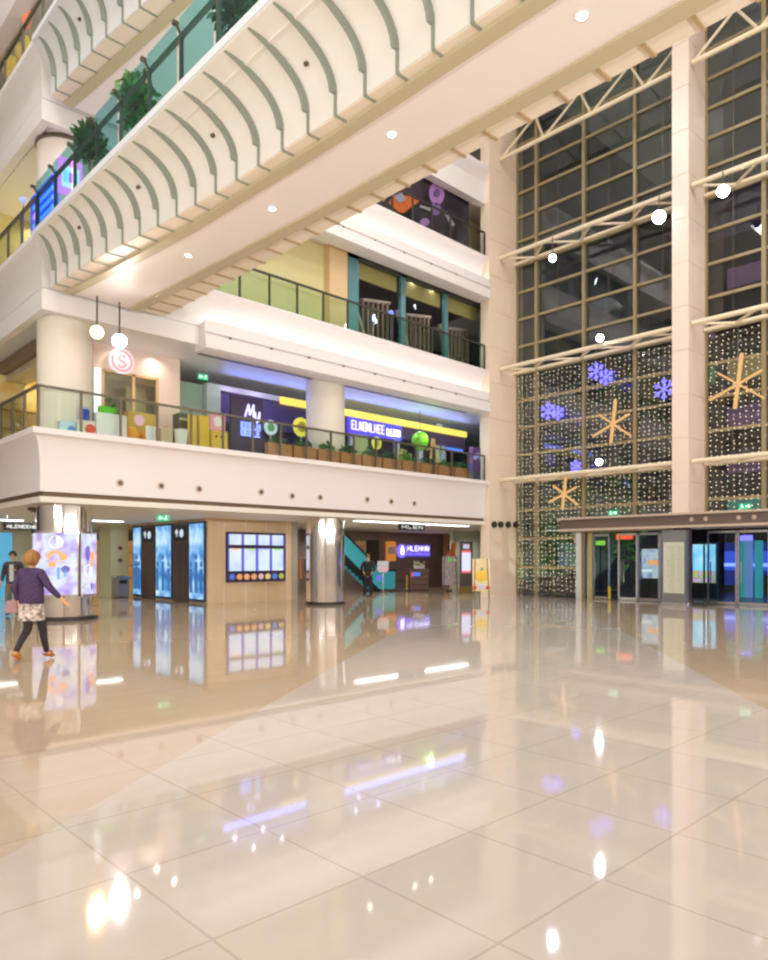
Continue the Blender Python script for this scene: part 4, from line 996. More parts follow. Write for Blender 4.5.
MB().lathe(x, y, [(.13,L2),(.19,zt),(.17,zt)], 20).build('cup_body', WHITE, T); MB().lathe(x, y, [(.2,zt),(.2,zt+.03)], 20).build('rim', WHITE, T)
YPAN = mat('panel_yellow', (.74,.50,.03), .5)
stock('yellow_board', (189,197), 415, 18.7, .12, YPAN, 'narrow tall yellow panel beside the dark shelf', 'panel')
stock('yellow_board', (199.5,209.5), 415.5, 18.7, .12, YPAN, 'wider tall yellow panel left of the pink poster', 'panel')
T, x0, x1, z0, z1 = stock('shelf_unit', (179,187.5), 413, 19.0, .4, mat('shelf_dark', (.10,.09,.05), .5), 'dark shelf unit left of the tall yellow panels', 'shelf unit')
for k in range(4): B(x0, x1, 18.96, 19.0, z0+.5+.3*k, z0+.56+.3*k).build('shelf', OLIVE, T)
T, x0, x1, z0, z1 = stock('yellow_box', (212.5,228), 431, 18.6, .4, mat('box_yellow', (.78,.52,.05), .5), 'yellow box with dark marks under the pink poster')
for dx in (.12, .3): MB().cyl((x0+dx,18.6,z1-.18),(x0+dx,18.585,z1-.18),.035,n=12).build('mark', BLACK, T)
zt = z1
T, x0, x1, z0, z1 = stock('poster_stand', (210,225.5), 412.5, 18.75, .06, mat('poster_rose', (.86,.38,.50), .5), 'pink and white poster standing on the yellow box', 'poster', 430.5)
MB().ball(((x0+x1)/2, 18.75, (z0+z1)/2), .16, (.9,.06,1)).build('print', mat('print_white', (.85,.83,.83)), T)
# left lit shop on the first gallery
T = thing('shop_display', 'golden lit shop display at the left edge of the first gallery', 'shop display', (7.2, 24, L2))
B(5.9, 8.4, 24.2, 24.3, L2, 7.5).build('back_panel', noise_mat('gold_back', (.70,.48,.12), (.84,.74,.40), 1.6, .5), T)
for z in (5.0, 5.6, 6.2): B(5.9, 8.4, 23.95, 24.2, z, z+.05).build('shelf', mat('shelf_gold', (.6,.42,.14), .4), T)
for k in range(10):
    x = 6.05 + .23*k; z = (5.05, 5.65, 6.25)[k%3]
    MB().lathe(x, 24.05, [(.06,z),(.09,z+.08),(.05,z+.24),(.04,z+.3)], 12).build('bottle', noise_mat('goods', (.5,.3,.06), (.85,.8,.6), 6), T)
struct(B(6.5, 6.7, 19.7, 40, 7.3, 7.64).build('trim_8', mat('umber_trim', (.22,.15,.09), .5)), 'dark brown ceiling trough over the first gallery on the left', 'trim')
struct(B(6.72, 7.3, 19.7, 40, 7.1, 7.64).build('trim_9', OLIVE), 'olive bulkhead beside the dark ceiling trough', 'trim')
struct(B(10.45, 22.7, 18.85, 18.98, 7.6, 7.66).build('trim_10', mat('track_grey', (.20,.18,.18), .4)), 'dark track slot in the first gallery ceiling', 'trim')
struct(B(5.9, 12, 30, 30.2, L2, 7.65).build('wall_inner', mat('inner_gold', (.7,.6,.35), .5)), 'golden wall closing the first gallery on the left', 'wall')
struct(B(10.42, 40, 27, 27.2, L2, 7.65).build('wall_inner', mat('inner_grey', (.35,.36,.4), .5)), 'grey wall deep behind the first gallery shops', 'wall')
# ------------------------------------------------------------------ second gallery
struct(B(8.8, 15.2, 18.9, 19.1, L3, 12.25).build('wall_yellow', mat('pale_lime_wall', (.78,.70,.36), .5)), 'pale yellow green wall of the second gallery', 'wall')
struct(B(15.2, 16.0, 18.62, 19.1, L3, 12.25).build('column', mat('apricot_pier', (.85,.62,.34), .45)), 'apricot pier beside the teal framed shop', 'column')
struct(B(5.9, 8.8, 24, 24.2, L3, 12.25).build('wall_yellow', mat('mustard_wall', (.72,.62,.26), .5)), 'mustard wall on the second gallery behind the lit signs', 'wall')
struct(B(8.6, 8.8, 20.5, 24, L3, 12.25).build('wall_yellow', mat('mustard_wall', (.7,.6,.3))), 'mustard return wall on the second gallery', 'wall')
T = thing('storefront', 'teal framed shop windows with dark slatted interior on the second gallery', 'shop front', (19.5, 18.65, L3))
TF = mat('teal_frame', (.16,.36,.40), .3, .3)
MUL = ((16.02,16.5),(18.62,18.84),(21.05,21.25),(23.4,23.6))
for xa, xb in MUL: B(xa, xb, 18.6, 18.75, L3, 12.2).build('mullion', TF, T)
B(16.0, 23.6, 18.6, 18.75, 12.05, 12.24).build('head_frame', mat('dark_head', (.08,.08,.07), .4), T)
for (a, xa), (xb, b) in zip(MUL, MUL[1:]):
    B(xa, xb, 18.66, 18.675, L3, 12.05).build('pane', GLASS_S, T)
    B(xa, xb, 18.85, 18.93, 11.55, 12.2).build('blind', mat('straw_blind', (.66,.48,.17), .6), T)
struct(B(16.0, 30, 24.5, 24.7, L3, 12.25).build('wall_dark', mat('dark_plum', (.06,.04,.045), .5)), 'dark back wall of the teal framed shop', 'wall')
struct(B(16.0, 23.6, 18.95, 24.5, 12.0, 12.24).build('ceiling_shop', mat('dark_lilac_ceiling', (.10,.075,.085), .5)), 'dark lilac ceiling inside the teal framed shop', 'ceiling')
struct(B(15.9, 16.0, 19.1, 24.5, L3, 12.25).build('wall_side', mat('dark_plum', (.16,.10,.09))), 'dark side wall of the teal framed shop', 'wall')
for j, xs in enumerate((16.9, 19.2, 21.6)):
    T = thing('slat_screen', 'brown slatted screen inside the %s bay of the teal framed shop' % ('left', 'middle', 'right')[j], 'screen', (xs, 20, L3))
    for k in range(6): B(xs+.35+.30*k, xs+.35+.30*k+.09, 19.25+.05*k, 19.33+.05*k, L3, 11.05+.06*k).build('slat', mat('slat_brown', (.34,.21,.15), .5), T)
    MB().bar((xs+.3,19.22,11.0), (xs+2.1,19.65,11.42), .16, .09).build('head_rail', mat('rail_tan', (.60,.46,.38), .5), T)
    MB().bar((xs-.3,19.1,11.0), (xs+.35,19.2,9.7), .13).build('brace', mat('rail_tan', (.60,.46,.38)), T)
downs((18, 19.7, 11.95), 2, 1.0, 50, (1,.82,.72)); downs((21.5, 19.7, 11.95), 2, 1.0, 50, (1,.82,.72))  # spots added inside the shop to brighten its slats
for k, (px, py) in enumerate(((373,318), (391,313))):
    x, y, z = onY(px, py, 19.15)
    T = thing('blue_lamp', 'small blue lamp glowing behind the teal glass, %s one' % ('left','right')[k], 'lamp', (x, y, L3))
    MB().cyl((x,y,L3),(x,y,z),.02,n=8).build('stem', STEEL, T); MB().ball((x,y,z),.1).build('bulb', glow('lamp_blue', (.2,.25,1), 2.5), T)
# ------------------------------------------------------------------ third gallery
T = thing('billboard', 'dark billboard with orange box and purple oval on the third gallery', 'billboard', (20, 18.4, L4))
B(14.0, 22.3, 18.4, 18.5, L4+.01, 16.2).build('board', noise_mat('night_board', (.012,.01,.018), (.07,.05,.075), .9, .4), T); T = [c for c in children(T) if c.name.startswith('board')][0]
def patch(pts, Y, name, m):
    P = [onY(a, b, Y) for a, b in pts]; MB().prism(P, (0,.03,0)).build(name, m, T)
patch(((389,203),(394,195),(413,196),(421,200),(404,213),(399,212)), 18.36, 'orange_print', mat('board_orange', (.72,.14,.03), .5))
patch(((394,196),(402,192),(406,200),(399,203)), 18.34, 'grey_print', mat('board_grey_print', (.34,.3,.4), .5))
def opatch(px, py, rx, ry, name, m, Y=18.36):
    P = [onY(px+rx*math.cos(2*PI*i/18), py+ry*math.sin(2*PI*i/18), Y) for i in range(18)]; MB().prism(P, (0,.03,0)).build(name, m, T)
PV = mat('board_purple', (.42,.22,.55), .5)
opatch(437, 193, 7.5, 12, 'purple_oval', PV); opatch(436, 209, 5, 6, 'purple_print', mat('board_violet', (.25,.15,.4), .5)); opatch(425, 222, 4.5, 4, 'purple_print', PV)
opatch(437, 193, 3.2, 4, 'oval_mark', mat('board_dark_mark', (.16,.08,.22), .5), 18.33)
patch(((444,213),(446,211),(455,225),(452,226)), 18.36, 'pale_print', mat('board_pale', (.4,.36,.38), .5)); patch(((421,205),(431,208),(430,211),(420,207)), 18.36, 'pale_print', mat('board_pale', (.4,.36,.38)))
struct(B(22.35, 28, 19.3, 19.5, L4, 16).build('wall_lime', mat('lime_wall_upper', (.66,.58,.36), .5)), 'lime wall right of the dark billboard', 'wall')
struct(B(9, 14, 20, 20.2, L4, 16).build('wall_plain', W_CREAM), 'cream wall left of the dark billboard', 'wall')
struct(B(7.4, 7.6, 18.6, 41, L4, 16).build('wall_dark', noise_mat('umber_shop', (.05,.04,.025), (.15,.11,.05), 1, .5)), 'dark umber shopfront on the third gallery at the left edge', 'wall')
x, y, z = 20.6, 18.9, 15.95
for k, (px, py, hh, c, lb) in enumerate(((27,19,.6,(1,.25,.10),'red slender lantern hanging at the top left of the photo'), (27,46,.6,(1,.72,.08),'bright yellow slender lantern below the red one'), (20,52,.5,(.8,.5,.06),'dimmer yellow lantern beside the bright yellow one'), (12,62,.75,(1,.66,.06),'bright yellow lantern nearest the left edge'), (7,69,.7,(1,.55,.05),'amber lantern overlapping the one nearest the left edge'), (3,64,.4,(.7,.45,.05),'small dim lantern at the very left edge'))):
    x, y, z = onX(px, py, (6.1, 6.4)[k%2])
    T = thing('slender_lantern', lb, 'lantern', (x, y, z))
    MB().lathe(x, y, [(.02,z-hh/2),(.11,z-hh*.2),(.12,z+hh*.2),(.03,z+hh/2)], 14).build('shade', glow('lantern%d'%k, c, .9), T, smooth=True)
    MB().cyl((x,y,z+hh/2),(x,y,max(z+hh,15.97)),.008,n=5).build('cord', BLACK, T)
# signs and plants on the footbridge and second gallery
T = thing('lit_sign', 'pink framed glowing sign with white and cyan squares by the footbridge end', 'sign', (6.09, 17.0, L3))
CS = B(5.82, 6.36, 17.0, 17.06, 10.03, 10.88).build('case', glow('sign_magenta', (1,.22,.72), 2.4), T)
for k, (a, b, w_, h_, cc, nm) in enumerate(((0,0,.40,.50,(.92,.9,1),'sign_white_field'), (-.12,0,.09,.28,(.3,.75,.95),'sign_cyan'), (.12,0,.09,.28,(.3,.75,.95),'sign_cyan'), (0,0,.09,.24,(.6,.2,.85),'sign_purple'))):
    y1 = 17.0 - (.004 if k else 0); B(6.09+a-w_/2, 6.09+a+w_/2, y1-.006, y1, 10.455+b-h_/2, 10.455+b+h_/2).build('print', glow(nm, cc, 1.9), CS)
MB().cyl((6.09,17.03,L3),(6.09,17.03,10.03),.03,n=10).build('post', BRONZE, T); MB().lathe(6.09,17.03,[(.2,L3),(.2,L3+.04)],16).build('foot', BRONZE, T)
T = thing('lit_sign', 'wide blue glowing sign with paler stripes left of the pink framed sign', 'sign', (5.82, 18.0, L3))
CS = B(5.79, 5.85, 17.1, 18.85, 9.62, 10.56).build('case', glow('sign_royal', (.04,.07,.9), 1.9), T)
for k in range(4): B(5.78, 5.79, 17.25, 18.7, 9.74+.22*k, 9.84+.22*k).build('stripe', glow('sign_stripe', (.16,.34,1), 2.2), CS)
MB().ball((5.775, 18.45, 9.98), .13, (.06,1.3,.9)).build('print', glow('sign_violet_dot', (.6,.3,1), 2.6), CS)
for y in (17.3, 18.65): MB().cyl((5.82,y,L3),(5.82,y,9.62),.03,n=10).build('post', BRONZE, T)
x, y, z = onX(23, 200, 5.95)
T = thing('blue_lamp', 'tiny blue lamp left of the blue sign on the second gallery', 'lamp', (x, y, L3)); MB().cyl((x,y,L3),(x,y,z),.015,n=6).build('stem', BRONZE, T); MB().ball((x,y,z),.08).build('bulb', glow('lamp_blue', (.2,.25,1), 2.5), T)
for k, (px, py, rr, hh, lb) in enumerate(((90,143,.30,.42,'dark leafy potted plant behind the railing beside the pink sign'), (137,103,.36,.62,'bright green potted plant behind the railing midway along the footbridge'), (236,6,.34,.6,'tall dark potted plant behind the footbridge railing at the top of the photo'))):
    x, y, z = onX(px, py, 6.15)
    T = thing('potted_plant', lb, 'plant', (x, y, 9.05))
    MB().lathe(x, y, [(.2,9.05),(.27,9.5),(.24,9.5)], 20).build('pot', EARTH, T, smooth=True)
    MB().cyl((x,y,9.45),(x,y,z),.03,n=8).build('stem', EARTH, T)
    MB().leaves((x,y,z), (rr,rr,hh), 420, .2).build('foliage', (LEAF2, LEAF, LEAF2)[k], T)
# ------------------------------------------------------------------ outside the glass
struct(B(25.1, 160, -60, 17.7, -.4, -.05).box(40.3, 160, 17.7, 90, -.4, -.05).build('ground', noise_mat('night_paving', (.05,.05,.06), (.11,.11,.12), .6, .25)), 'dark paving outside the glass wall', 'ground')
AD_C = ad_mat('cyan_poster_film', [(.10,.5,.95),(.25,.7,1),(.55,.85,1)], 1.5, 1.3)
for k, (px, lb) in enumerate(((698, 'left'), (710.5, 'right'))):
    x, y, z = onX(px, 565, 30)
    T = thing('street_light_box', 'cyan lit street advertisement outside the doors, %s of two' % lb, 'lit poster', (x, y, -.05), 0, 'cyan lit advertisements outside')
    B(x, x+.25, y-.24, y+.24, -.05, 2.25).build('case', BLACK, T); B(x-.02, x, y-.21, y+.21, 1.05, 2.15).build('film', AD_C, T)
    B(x-.02, x, y-.21, y+.21, .55, 1.05).build('lower_film', ad_mat('motley_film', [(.8,.15,.1),(.9,.75,.1),(.2,.5,.3),(.75,.3,.85),(.9,.9,1)], 5, 1.0), T)
T = thing('bus', 'long blue lit bus outside the right hand doors', 'bus', (36, 9, -.05))
BB = mat('bus_navy', (.02,.04,.22), .25, 0, (.01,.03,.35), .35, False)
B(35, 37.4, 3, 13.2, .3, 1.0).build('lower_body', BB, T); B(35, 37.4, 3, 13.2, 1.0, 1.9).build('glazing', glow('bus_glazing', (.04,.10,.75), 1.1), T); B(35, 37.4, 3, 13.2, 1.9, 2.3).build('roof', BB, T)
B(34.96, 35, 3, 13.2, 1.18, 1.34).build('light_strip', glow('bus_strip', (.25,.35,1), 2.0), T)
for y in (4.6, 11.4): MB().cyl((34.98,y,.38),(35.3,y,.38),.43,n=22).build('wheel', BLACK, T)
o = MB().box(32, 32.1, *sorted((onX(736,540,32)[1], onX(752,540,32)[1])), 2.05, 2.55).build('hanging_board', glow('board_violet_lit', (.25,.2,1), 2.0)); tag(o, 'violet lit board hanging outside the right hand doors', 'sign')
c = B(32.04, 32.06, onX(744,540,32)[1]-.02, onX(744,540,32)[1]+.02, 2.55, 7).build('board_cable', STEEL); tag(c, 'cable carrying the violet lit board', 'cable')
for px, nm, cc, lb in ((740, 'column_teal', (.04,.55,.5), 'teal lit column outside, left of the sky blue one'), (748, 'column_sky', (.25,.45,1), 'sky blue lit column outside the right hand doors'), (758, 'column_cyan', (.05,.6,.7), 'cyan lit column outside at the right edge')):
    x, y, z = onX(px, 560, 31); o = B(x, x+.2, y-.13, y+.13, -.05, 2.3).build('lit_column', glow(nm, cc, .5)); tag(o, lb, 'lit column')
T = thing('red_sign', 'red lit sign outside the left hand doors', 'sign', onX(624, 537, 27))
x, y, z = onX(624, 536.5, 27); B(x, x+.08, y-.34, y+.34, z-.11, z+.11).build('case', glow('sign_scarlet', (1,.10,.03), 1.6), T); B(x+.03, x+.05, y-.3, y-.27, -.05, z).build('post', BLACK, T); B(x+.03, x+.05, y+.27, y+.3, -.05, z).build('post', BLACK, T)
T = thing('notice_board', 'white and orange lit board outside beside the directory board', 'board', (28, 12.9, -.05))
x, ya, _ = onX(641, 560, 28); yb = onX(664, 560, 28)[1]
B(28, 28.15, yb, ya, -.05, 2.1).build('case', BLACK, T); B(27.98, 28, yb+.04, ya-.04, .75, 1.95).build('film', ad_mat('pale_blue_film', [(.25,.35,.6),(.6,.75,.9),(.85,.9,1),(.3,.4,.7)], 4, .9), T)
B(27.96, 27.98, yb+.15, ya-.3, 1.3, 1.5).build('orange_print', glow('advert_orange', (1,.42,.16)), T); B(27.96, 27.98, yb+.5, ya-.05, 1.0, 1.12).build('pale_print', glow('white_print', (.9,.95,1)), T)
x, y, z = onX(588, 560, 27)
o = B(x, x+.1, y-.25, y+.25, -.05, 2.3).build('light_screen', ad_mat('cyan_dim_film', [(.05,.3,.35),(.2,.6,.7),(.5,.8,.85)], 3, .9)); tag(o, 'cyan lit panel outside behind the pale door jamb', 'lit panel')
x, y, z = onX(600.5, 545, 26.2); T = thing('lamp_post', 'small lime lamp bar on a dark post outside the left door', 'lamp', (x, y, -.05))
B(x-.1, x+.1, y-.16, y+.16, 2.1, 2.28).build('lamp_head', glow('lime_lamp', (.4,.9,.1), .9), T); MB().cyl((x,y,-.05),(x,y,2.1),.03,n=8).build('post', BLACK, T)
for k, (px, d, h, cr, lb) in enumerate(((552, 30, 4.6, .55, 'slim leafy tree outside nearest the corner pillar'), (581, 31.2, 5.2, .7, 'leafy tree outside behind the pale door jamb'), (622, 33, 6.0, 1.1, 'largest leafy tree outside behind the left door'))):
    a, b = ray(px); x, y = a*d, b*d
    T = thing('street_tree', lb, 'tree', (x, y, -.05), 0, 'trees outside the glass wall')
    MB().cyl((x,y,-.05),(x,y,h*.5),.12,.08,10).build('trunk', BROWN, T)
    MB().leaves((x,y,h*.55), (cr,cr,h*.42), 650, .24).build('crown', LEAF, T)
    l = bpy.data.lights.new('tree_uplight', 'SPOT'); l.energy = 150; l.color = (.7,1,.6); l.shadow_soft_size = .05; l.spot_size = 1.6; lo = bpy.data.objects.new('tree_uplight', l); COL.objects.link(lo); lo.location = (x+.3, y-1.7, .2); lo.rotation_euler = Vector((-.1,.6,.8)).to_track_quat('-Z','Y').to_euler()
def block(name, label, x0, x1, y0, y1, z1, m): 
    T = thing(name, label, 'building', (x0, (y0+y1)/2, -.05)); B(x0, x1, y0, y1, -.05, z1).build('walls', m, T); return T
T = block('office_building', 'dark building across the street with dim teal and violet window bands', 56, 70, 14, 60, 26, mat('night_facade', (.045,.04,.05), .6))
WM = [glow('win_teal', (.12,.40,.34), .55), glow('win_plum', (.32,.16,.3), .45), glow('win_amber', (.6,.42,.16), .5), glow('win_green', (.1,.3,.14), .6)]
rd = random.Random(21)
for r in range(7):
    for k in range(13):
        if rd.random() < .62:
            y = 15 + k*3.4; z = 1 + r*3.5
            B(55.95, 56, y, y+2.5, z, z+1.5).build('window', rd.choice(WM), T)
T = block('low_building', 'dark low building outside the right hand doors', 48, 54, -20, 13, 9, mat('night_facade', (.045,.04,.05)))
for k in range(8): B(47.95, 48, -4+k*2.1, -2.6+k*2.1, 3.5, 5).build('window', rd.choice(WM), T)
a, b = ray(729); d = 92
T = thing('lit_tower', 'distant tower with orange lit crown right of the rose pillar', 'tower', (a*d, b*d, -.05))
x, y = a*d, b*d; zb, zt = CH+(HY-262)/F*d, CH+(HY-233)/F*d
B(x, x+6, y-2.8, y+2.8, -.05, zb).build('shaft', mat('tower_dark', (.07,.06,.07), .6), T)
OG = glow('crown_orange', (1,.46,.02), 1.1)
MB().loft([[(x-.3,y-3.0,zb),(x+6,y-3.0,zb),(x+6,y+3.0,zb),(x-.3,y+3.0,zb)], [(x-.3,y-2.8,zt-1),(x+6,y-2.8,zt-1),(x+6,y+2.8,zt-1),(x-.3,y+2.8,zt-1)], [(x+1,y-1.7,zt),(x+5,y-1.7,zt),(x+5,y+1.7,zt),(x+1,y+1.7,zt)]]).build('crown', OG, T)
for k in range(3):
    B(x-.36, x-.3, y-2.9, y+2.9, zb+.5+k*.85, zb+.72+k*.85).build('crown_band', mat('crown_brown', (.25,.10,.01), .6), T)
B(x-.38, x-.3, y+.8, y+1.5, zb+.1, zb+1.2).build('opening', BLACK, T); B(x-.4, x-.1, y-1.5, y+2.6, zb-1.6, zb-.5).build('lower_band', glow('crown_yellow', (.75,.55,.03), .8), T)
for k, (px, py, w_, h_, lb) in enumerate(((592,211,5,1.6,'upper'), (645,245,3.6,3,'middle'), (651,268,3,2,'lower'), (606,259,2,2,'left'))):  # glowing boards added for small orange lights seen in the glass
    a, b = ray(px); x, y, z = a*80, b*80, CH+(HY-py)/F*80
    T = thing('rooftop_sign', 'orange lit rooftop sign far outside, the %s one left of the rose pillar' % lb, 'sign', (x, y, -.05))
    B(x, x+.4, y-w_/2, y+w_/2, z-h_/4, z+h_/4).build('board', OG, T); B(x+.1, x+.3, y-.15, y+.15, -.05, z).build('mast', BLACK, T)
# ------------------------------------------------------------------ people
def skin_obj(name, nodes, edges, root, m, parent, sub=2):
    me = bpy.data.meshes.new(name); keys = list(nodes); ix = {k: i for i, k in enumerate(keys)}
    me.from_pydata([nodes[k][0] for k in keys], [(ix[a], ix[b]) for a, b in edges], [])
    o = bpy.data.objects.new(name, me); COL.objects.link(o)
    sk = o.modifiers.new('Skin', 'SKIN'); sk.use_smooth_shade = True; sk.branch_smoothing = .3
    if not me.skin_vertices: 
        bm = bmesh.new(); bm.from_mesh(me); bm.verts.layers.skin.verify(); bm.to_mesh(me); bm.free()
    for k in keys:
        v = me.skin_vertices[0].data[ix[k]]; r = nodes[k][1]
        v.radius = r if isinstance(r, tuple) else (r, r); v.use_root = (k == root)
    ss = o.modifiers.new('Sub', 'SUBSURF'); ss.levels = sub; ss.render_levels = sub
    dg = bpy.context.evaluated_depsgraph_get(); dg.update()
    new = bpy.data.meshes.new_from_object(o.evaluated_get(dg)); o.modifiers.clear(); o.data = new
    new.materials.clear(); new.materials.append(m)
    o.parent = parent
    return o
def person(label, loc, face, h, J, skin, top, top_name, legs_m, hair_m, bob, shoe_m, skirt=None, jacket=None):
    T = thing('person', label, 'person', (*loc, 0), math.atan2(-face[0], face[1]))
    s = h/1.66
    P = lambda p: (p[0]*s, p[1]*s, p[2]*s)
    N = {}; E = []
    def add(k, p, r, par=None):
        N[k] = (P(p), (r[0]*s, r[1]*s) if isinstance(r, tuple) else r*s)
        if par: E.append((par, k))
    add('pelvis', (0,0,.92), (.15,.105)); add('waist', (0,.005,1.08), (.125,.09), 'pelvis'); add('chest', (0,.0,1.27), (.15,.10), 'waist')
    add('neck0', (0,-.005,1.40), (.06,.055), 'chest'); add('neck1', (0,.012,1.455), .048, 'neck0'); add('jaw', (0,.035,1.505), (.058,.062), 'neck1')
    add('skull', (0,.022,1.57), (.072,.088), 'jaw'); add('crown', (0,.012,1.63), (.058,.068), 'skull'); add('nose', (0,.118,1.555), .012, 'skull')
    for sd, q in (('r', 1), ('l', -1)):
        a = J['arm_'+sd]; l = J['leg_'+sd]
        add('sh'+sd, (q*.155,0,1.345), .045, 'chest'); add('el'+sd, a[0], .041, 'sh'+sd); add('wr'+sd, a[1], .027, 'el'+sd)
        d = (Vector(a[1])-Vector(a[0])).normalized(); w = Vector(a[1]); up = Vector((0,1,0)) if abs(d.y) < .8 else Vector((0,0,1))
        sidev = d.cross(up).normalized(); fw = sidev.cross(d).normalized()
        pm = w + d*.06; add('pa'+sd, pm, (.034,.02), 'wr'+sd)
        for i, (off, L) in enumerate(((-.027,.062),(-.009,.072),(.009,.068),(.026,.052))):
            r0 = pm + d*.035 + fw*off; r1 = r0 + d*L*.55 + sidev*.006*q; r2 = r1 + d*L*.4 + sidev*.02*q
            add('f%d0%s' % (i, sd), r0, .0095, 'pa'+sd); add('f%d1%s' % (i, sd), r1, .0085, 'f%d0%s' % (i, sd)); add('f%d2%s' % (i, sd), r2, .007, 'f%d1%s' % (i, sd))
        t0 = w + d*.03 + fw*.032; t1 = t0 + d*.035 + fw*.022; add('t0'+sd, t0, .011, 'wr'+sd); add('t1'+sd, t1, .009, 't0'+sd)
        add('hi'+sd, (q*.09,0,.86), (.09,.085), 'pelvis'); add('kn'+sd, l[0], (.055,.055), 'hi'+sd); add('cf'+sd, Vector(l[0])*.6+Vector(l[1])*.4+Vector((0,-.02,0)), (.05,.05), 'kn'+sd)
        add('an'+sd, l[1], .034, 'cf'+sd); add('to'+sd, l[2], (.035,.025), 'an'+sd)
    skin_obj('body', N, E, 'pelvis', skin, T)
    # legs covering
    for sd, q in (('r',1),('l',-1)):
        l = J['leg_'+sd]; g = 1.0 if skirt else 1.28
        Ln = {'h': (P((q*.09,0,.88)), (.098*s,.095*s)), 'k': (P(l[0]), .066*g*s), 'c': (P(Vector(l[0])*.6+Vector(l[1])*.4+Vector((0,-.015,0))), .056*g*s), 'a': (P(Vector(l[1])+Vector((0,0,.0))), .04*g*g*s)}
        skin_obj('legging' if skirt else 'trouser_leg', Ln, [('h','k'),('k','c'),('c','a')], 'h', legs_m, T, 2)
        a, t = Vector(l[1]), Vector(l[2]); hl = a + (a-t)*.30; hl.z = min(a.z, max(.03, a.z-.05))
        Bn = {'a': (P(a+Vector((0,-.005,.035))), .055*s), 'm': (P(a*.6+t*.4), (.045*s,.045*s)), 't': (P(t), (.042*s,.03*s)), 'b': (P(hl), (.036*s,.035*s))}
        skin_obj('shoe', Bn, [('a','m'),('m','t'),('a','b')], 'a', shoe_m, T, 2)
    # upper garment
    U = {}; EU = []
    def au(k, p, r, par=None):
        U[k] = (P(p), (r[0]*s, r[1]*s) if isinstance(r, tuple) else r*s)
        if par: EU.append((par, k))
    lo = .86 if skirt else .80
    wd = 1.16 if skirt else 1.0; au('hem', (0,0,lo), (.185*wd,.14*wd)); au('w', (0,.0,1.06), (.185*wd,.13*wd), 'hem'); au('c', (0,-.005,1.25), (.185*wd,.125*wd), 'w'); au('c2', (0,-.008,1.345), (.15,.10), 'c'); au('n', (0,-.005,1.425), (.068,.062), 'c2')
    for sd, q in (('r',1),('l',-1)):
        a = J['arm_'+sd]; e, w = Vector(a[0]), Vector(a[1])
        au('s'+sd, (q*.172,-.005,1.355), .078, 'c2'); au('e'+sd, e, .06, 's'+sd); au('u'+sd, w-(w-e).normalized()*.01, .042, 'e'+sd)
    skin_obj(top_name, U, EU, 'w', top, T, 2)
    if skirt:
        rings = []
        for z, rx, ry in ((.92,.165,.125),(.80,.20,.155),(.62,.205,.175)):
            rings.append([P((rx*math.cos(2*PI*i/28)*(1+.02*math.sin(7*2*PI*i/28)), ry*math.sin(2*PI*i/28), z)) for i in range(28)])
        MB().loft(rings).build('skirt', skirt, T, smooth=True, local=True)
    if jacket:
        MB().loft([[P((.055*math.cos(t)*1.0, .118+.012*math.sin(t), z)) for t in [2*PI*i/12 for i in range(12)]] for z in (.9, 1.1, 1.34)]).build('shirt', jacket, T, smooth=True, local=True)
    # hair: a cap open over the face
    vs = []; fs = []; n, m = 24, 12
    low = 1.462 if bob else 1.545
    for k in range(m+1):
        for i in range(n):
            a = 2*PI*i/n; t = k/m
            fy = math.sin(a)
            front = max(0, fy)
            zb = low + (1.62-low)*min(1, front*1.6)
            z = 1.705 - (1.705-zb)*t
            rr = math.sqrt(max(0, 1-((z-1.575)/.131)**2)) if z > 1.575 else 1-.22*((1.575-z)/.11)**2
            fat = 1.22 if bob else 1.04
            vs.append(P((.093*fat*rr*math.cos(a), .012+.108*fat*rr*fy, z)))
    for k in range(m):
        for i in range(n): fs.append((k*n+i, k*n+(i+1)%n, (k+1)*n+(i+1)%n, (k+1)*n+i))
    fs.append(tuple(range(n)))
    ho = MB().add(vs, fs).build('hair', hair_m, T, smooth=True, local=True)
    so = ho.modifiers.new('Solid', 'SOLIDIFY'); so.thickness = .012
    for q in (-1, 1):
        MB().ball(P((q*.031,.101,1.573)), .012*s, (1,.6,.8), 10, 6).build('eye', BLACK, T, local=True)
        MB().ball(P((q*.082,.018,1.56)), .024*s, (.4,.7,1.2), 10, 6).build('ear', skin, T, local=True)
    MB().ball(P((0,.098,1.517)), .02*s, (1.1,.4,.3), 10, 6).build('mouth', mat('lip', (.5,.2,.17), .5), T, local=True)
    return T
SK = mat('warm_skin', (.78,.42,.22), .5); SK2 = mat('fair_skin', (.72,.48,.36), .5)
def ground_pt(px, d): a, b = ray(px); return (a*d, b*d)
f1 = (FWD[0]*.965+RGT[0]*.26, FWD[1]*.965+RGT[1]*.26)
person('woman in dark purple sweater, patterned skirt and orange boots walking away', ground_pt(31.5, 10.88), f1, 1.67,
  {'arm_r': ((.29,.03,1.13),(.40,.16,.95)), 'arm_l': ((-.25,-.06,1.12),(-.22,-.02,.90)),
   'leg_r': ((.085,.14,.50),(.08,.24,.09),(.095,.37,.035)), 'leg_l': ((-.085,.03,.48),(-.10,-.22,.14),(-.11,-.11,.035))},
  SK, noise_mat('purple_knit', (.045,.022,.075), (.075,.04,.115), 30, .8), 'sweater', mat('black_tights', (.025,.02,.028), .7),
  noise_mat('ginger_hair', (.20,.08,.02), (.40,.18,.05), 22, .55, 3, (1,1,.12)), True, mat('orange_boot', (.55,.20,.03), .5), noise_mat('patterned_skirt', (.16,.12,.10), (.82,.68,.60), 16, .7))
bag = thing('handbag', 'small pinkish handbag hanging by the purple sweater at the left', 'bag', (*ground_pt(12.5, 11.05), .72), math.atan2(RGT[1], RGT[0]))
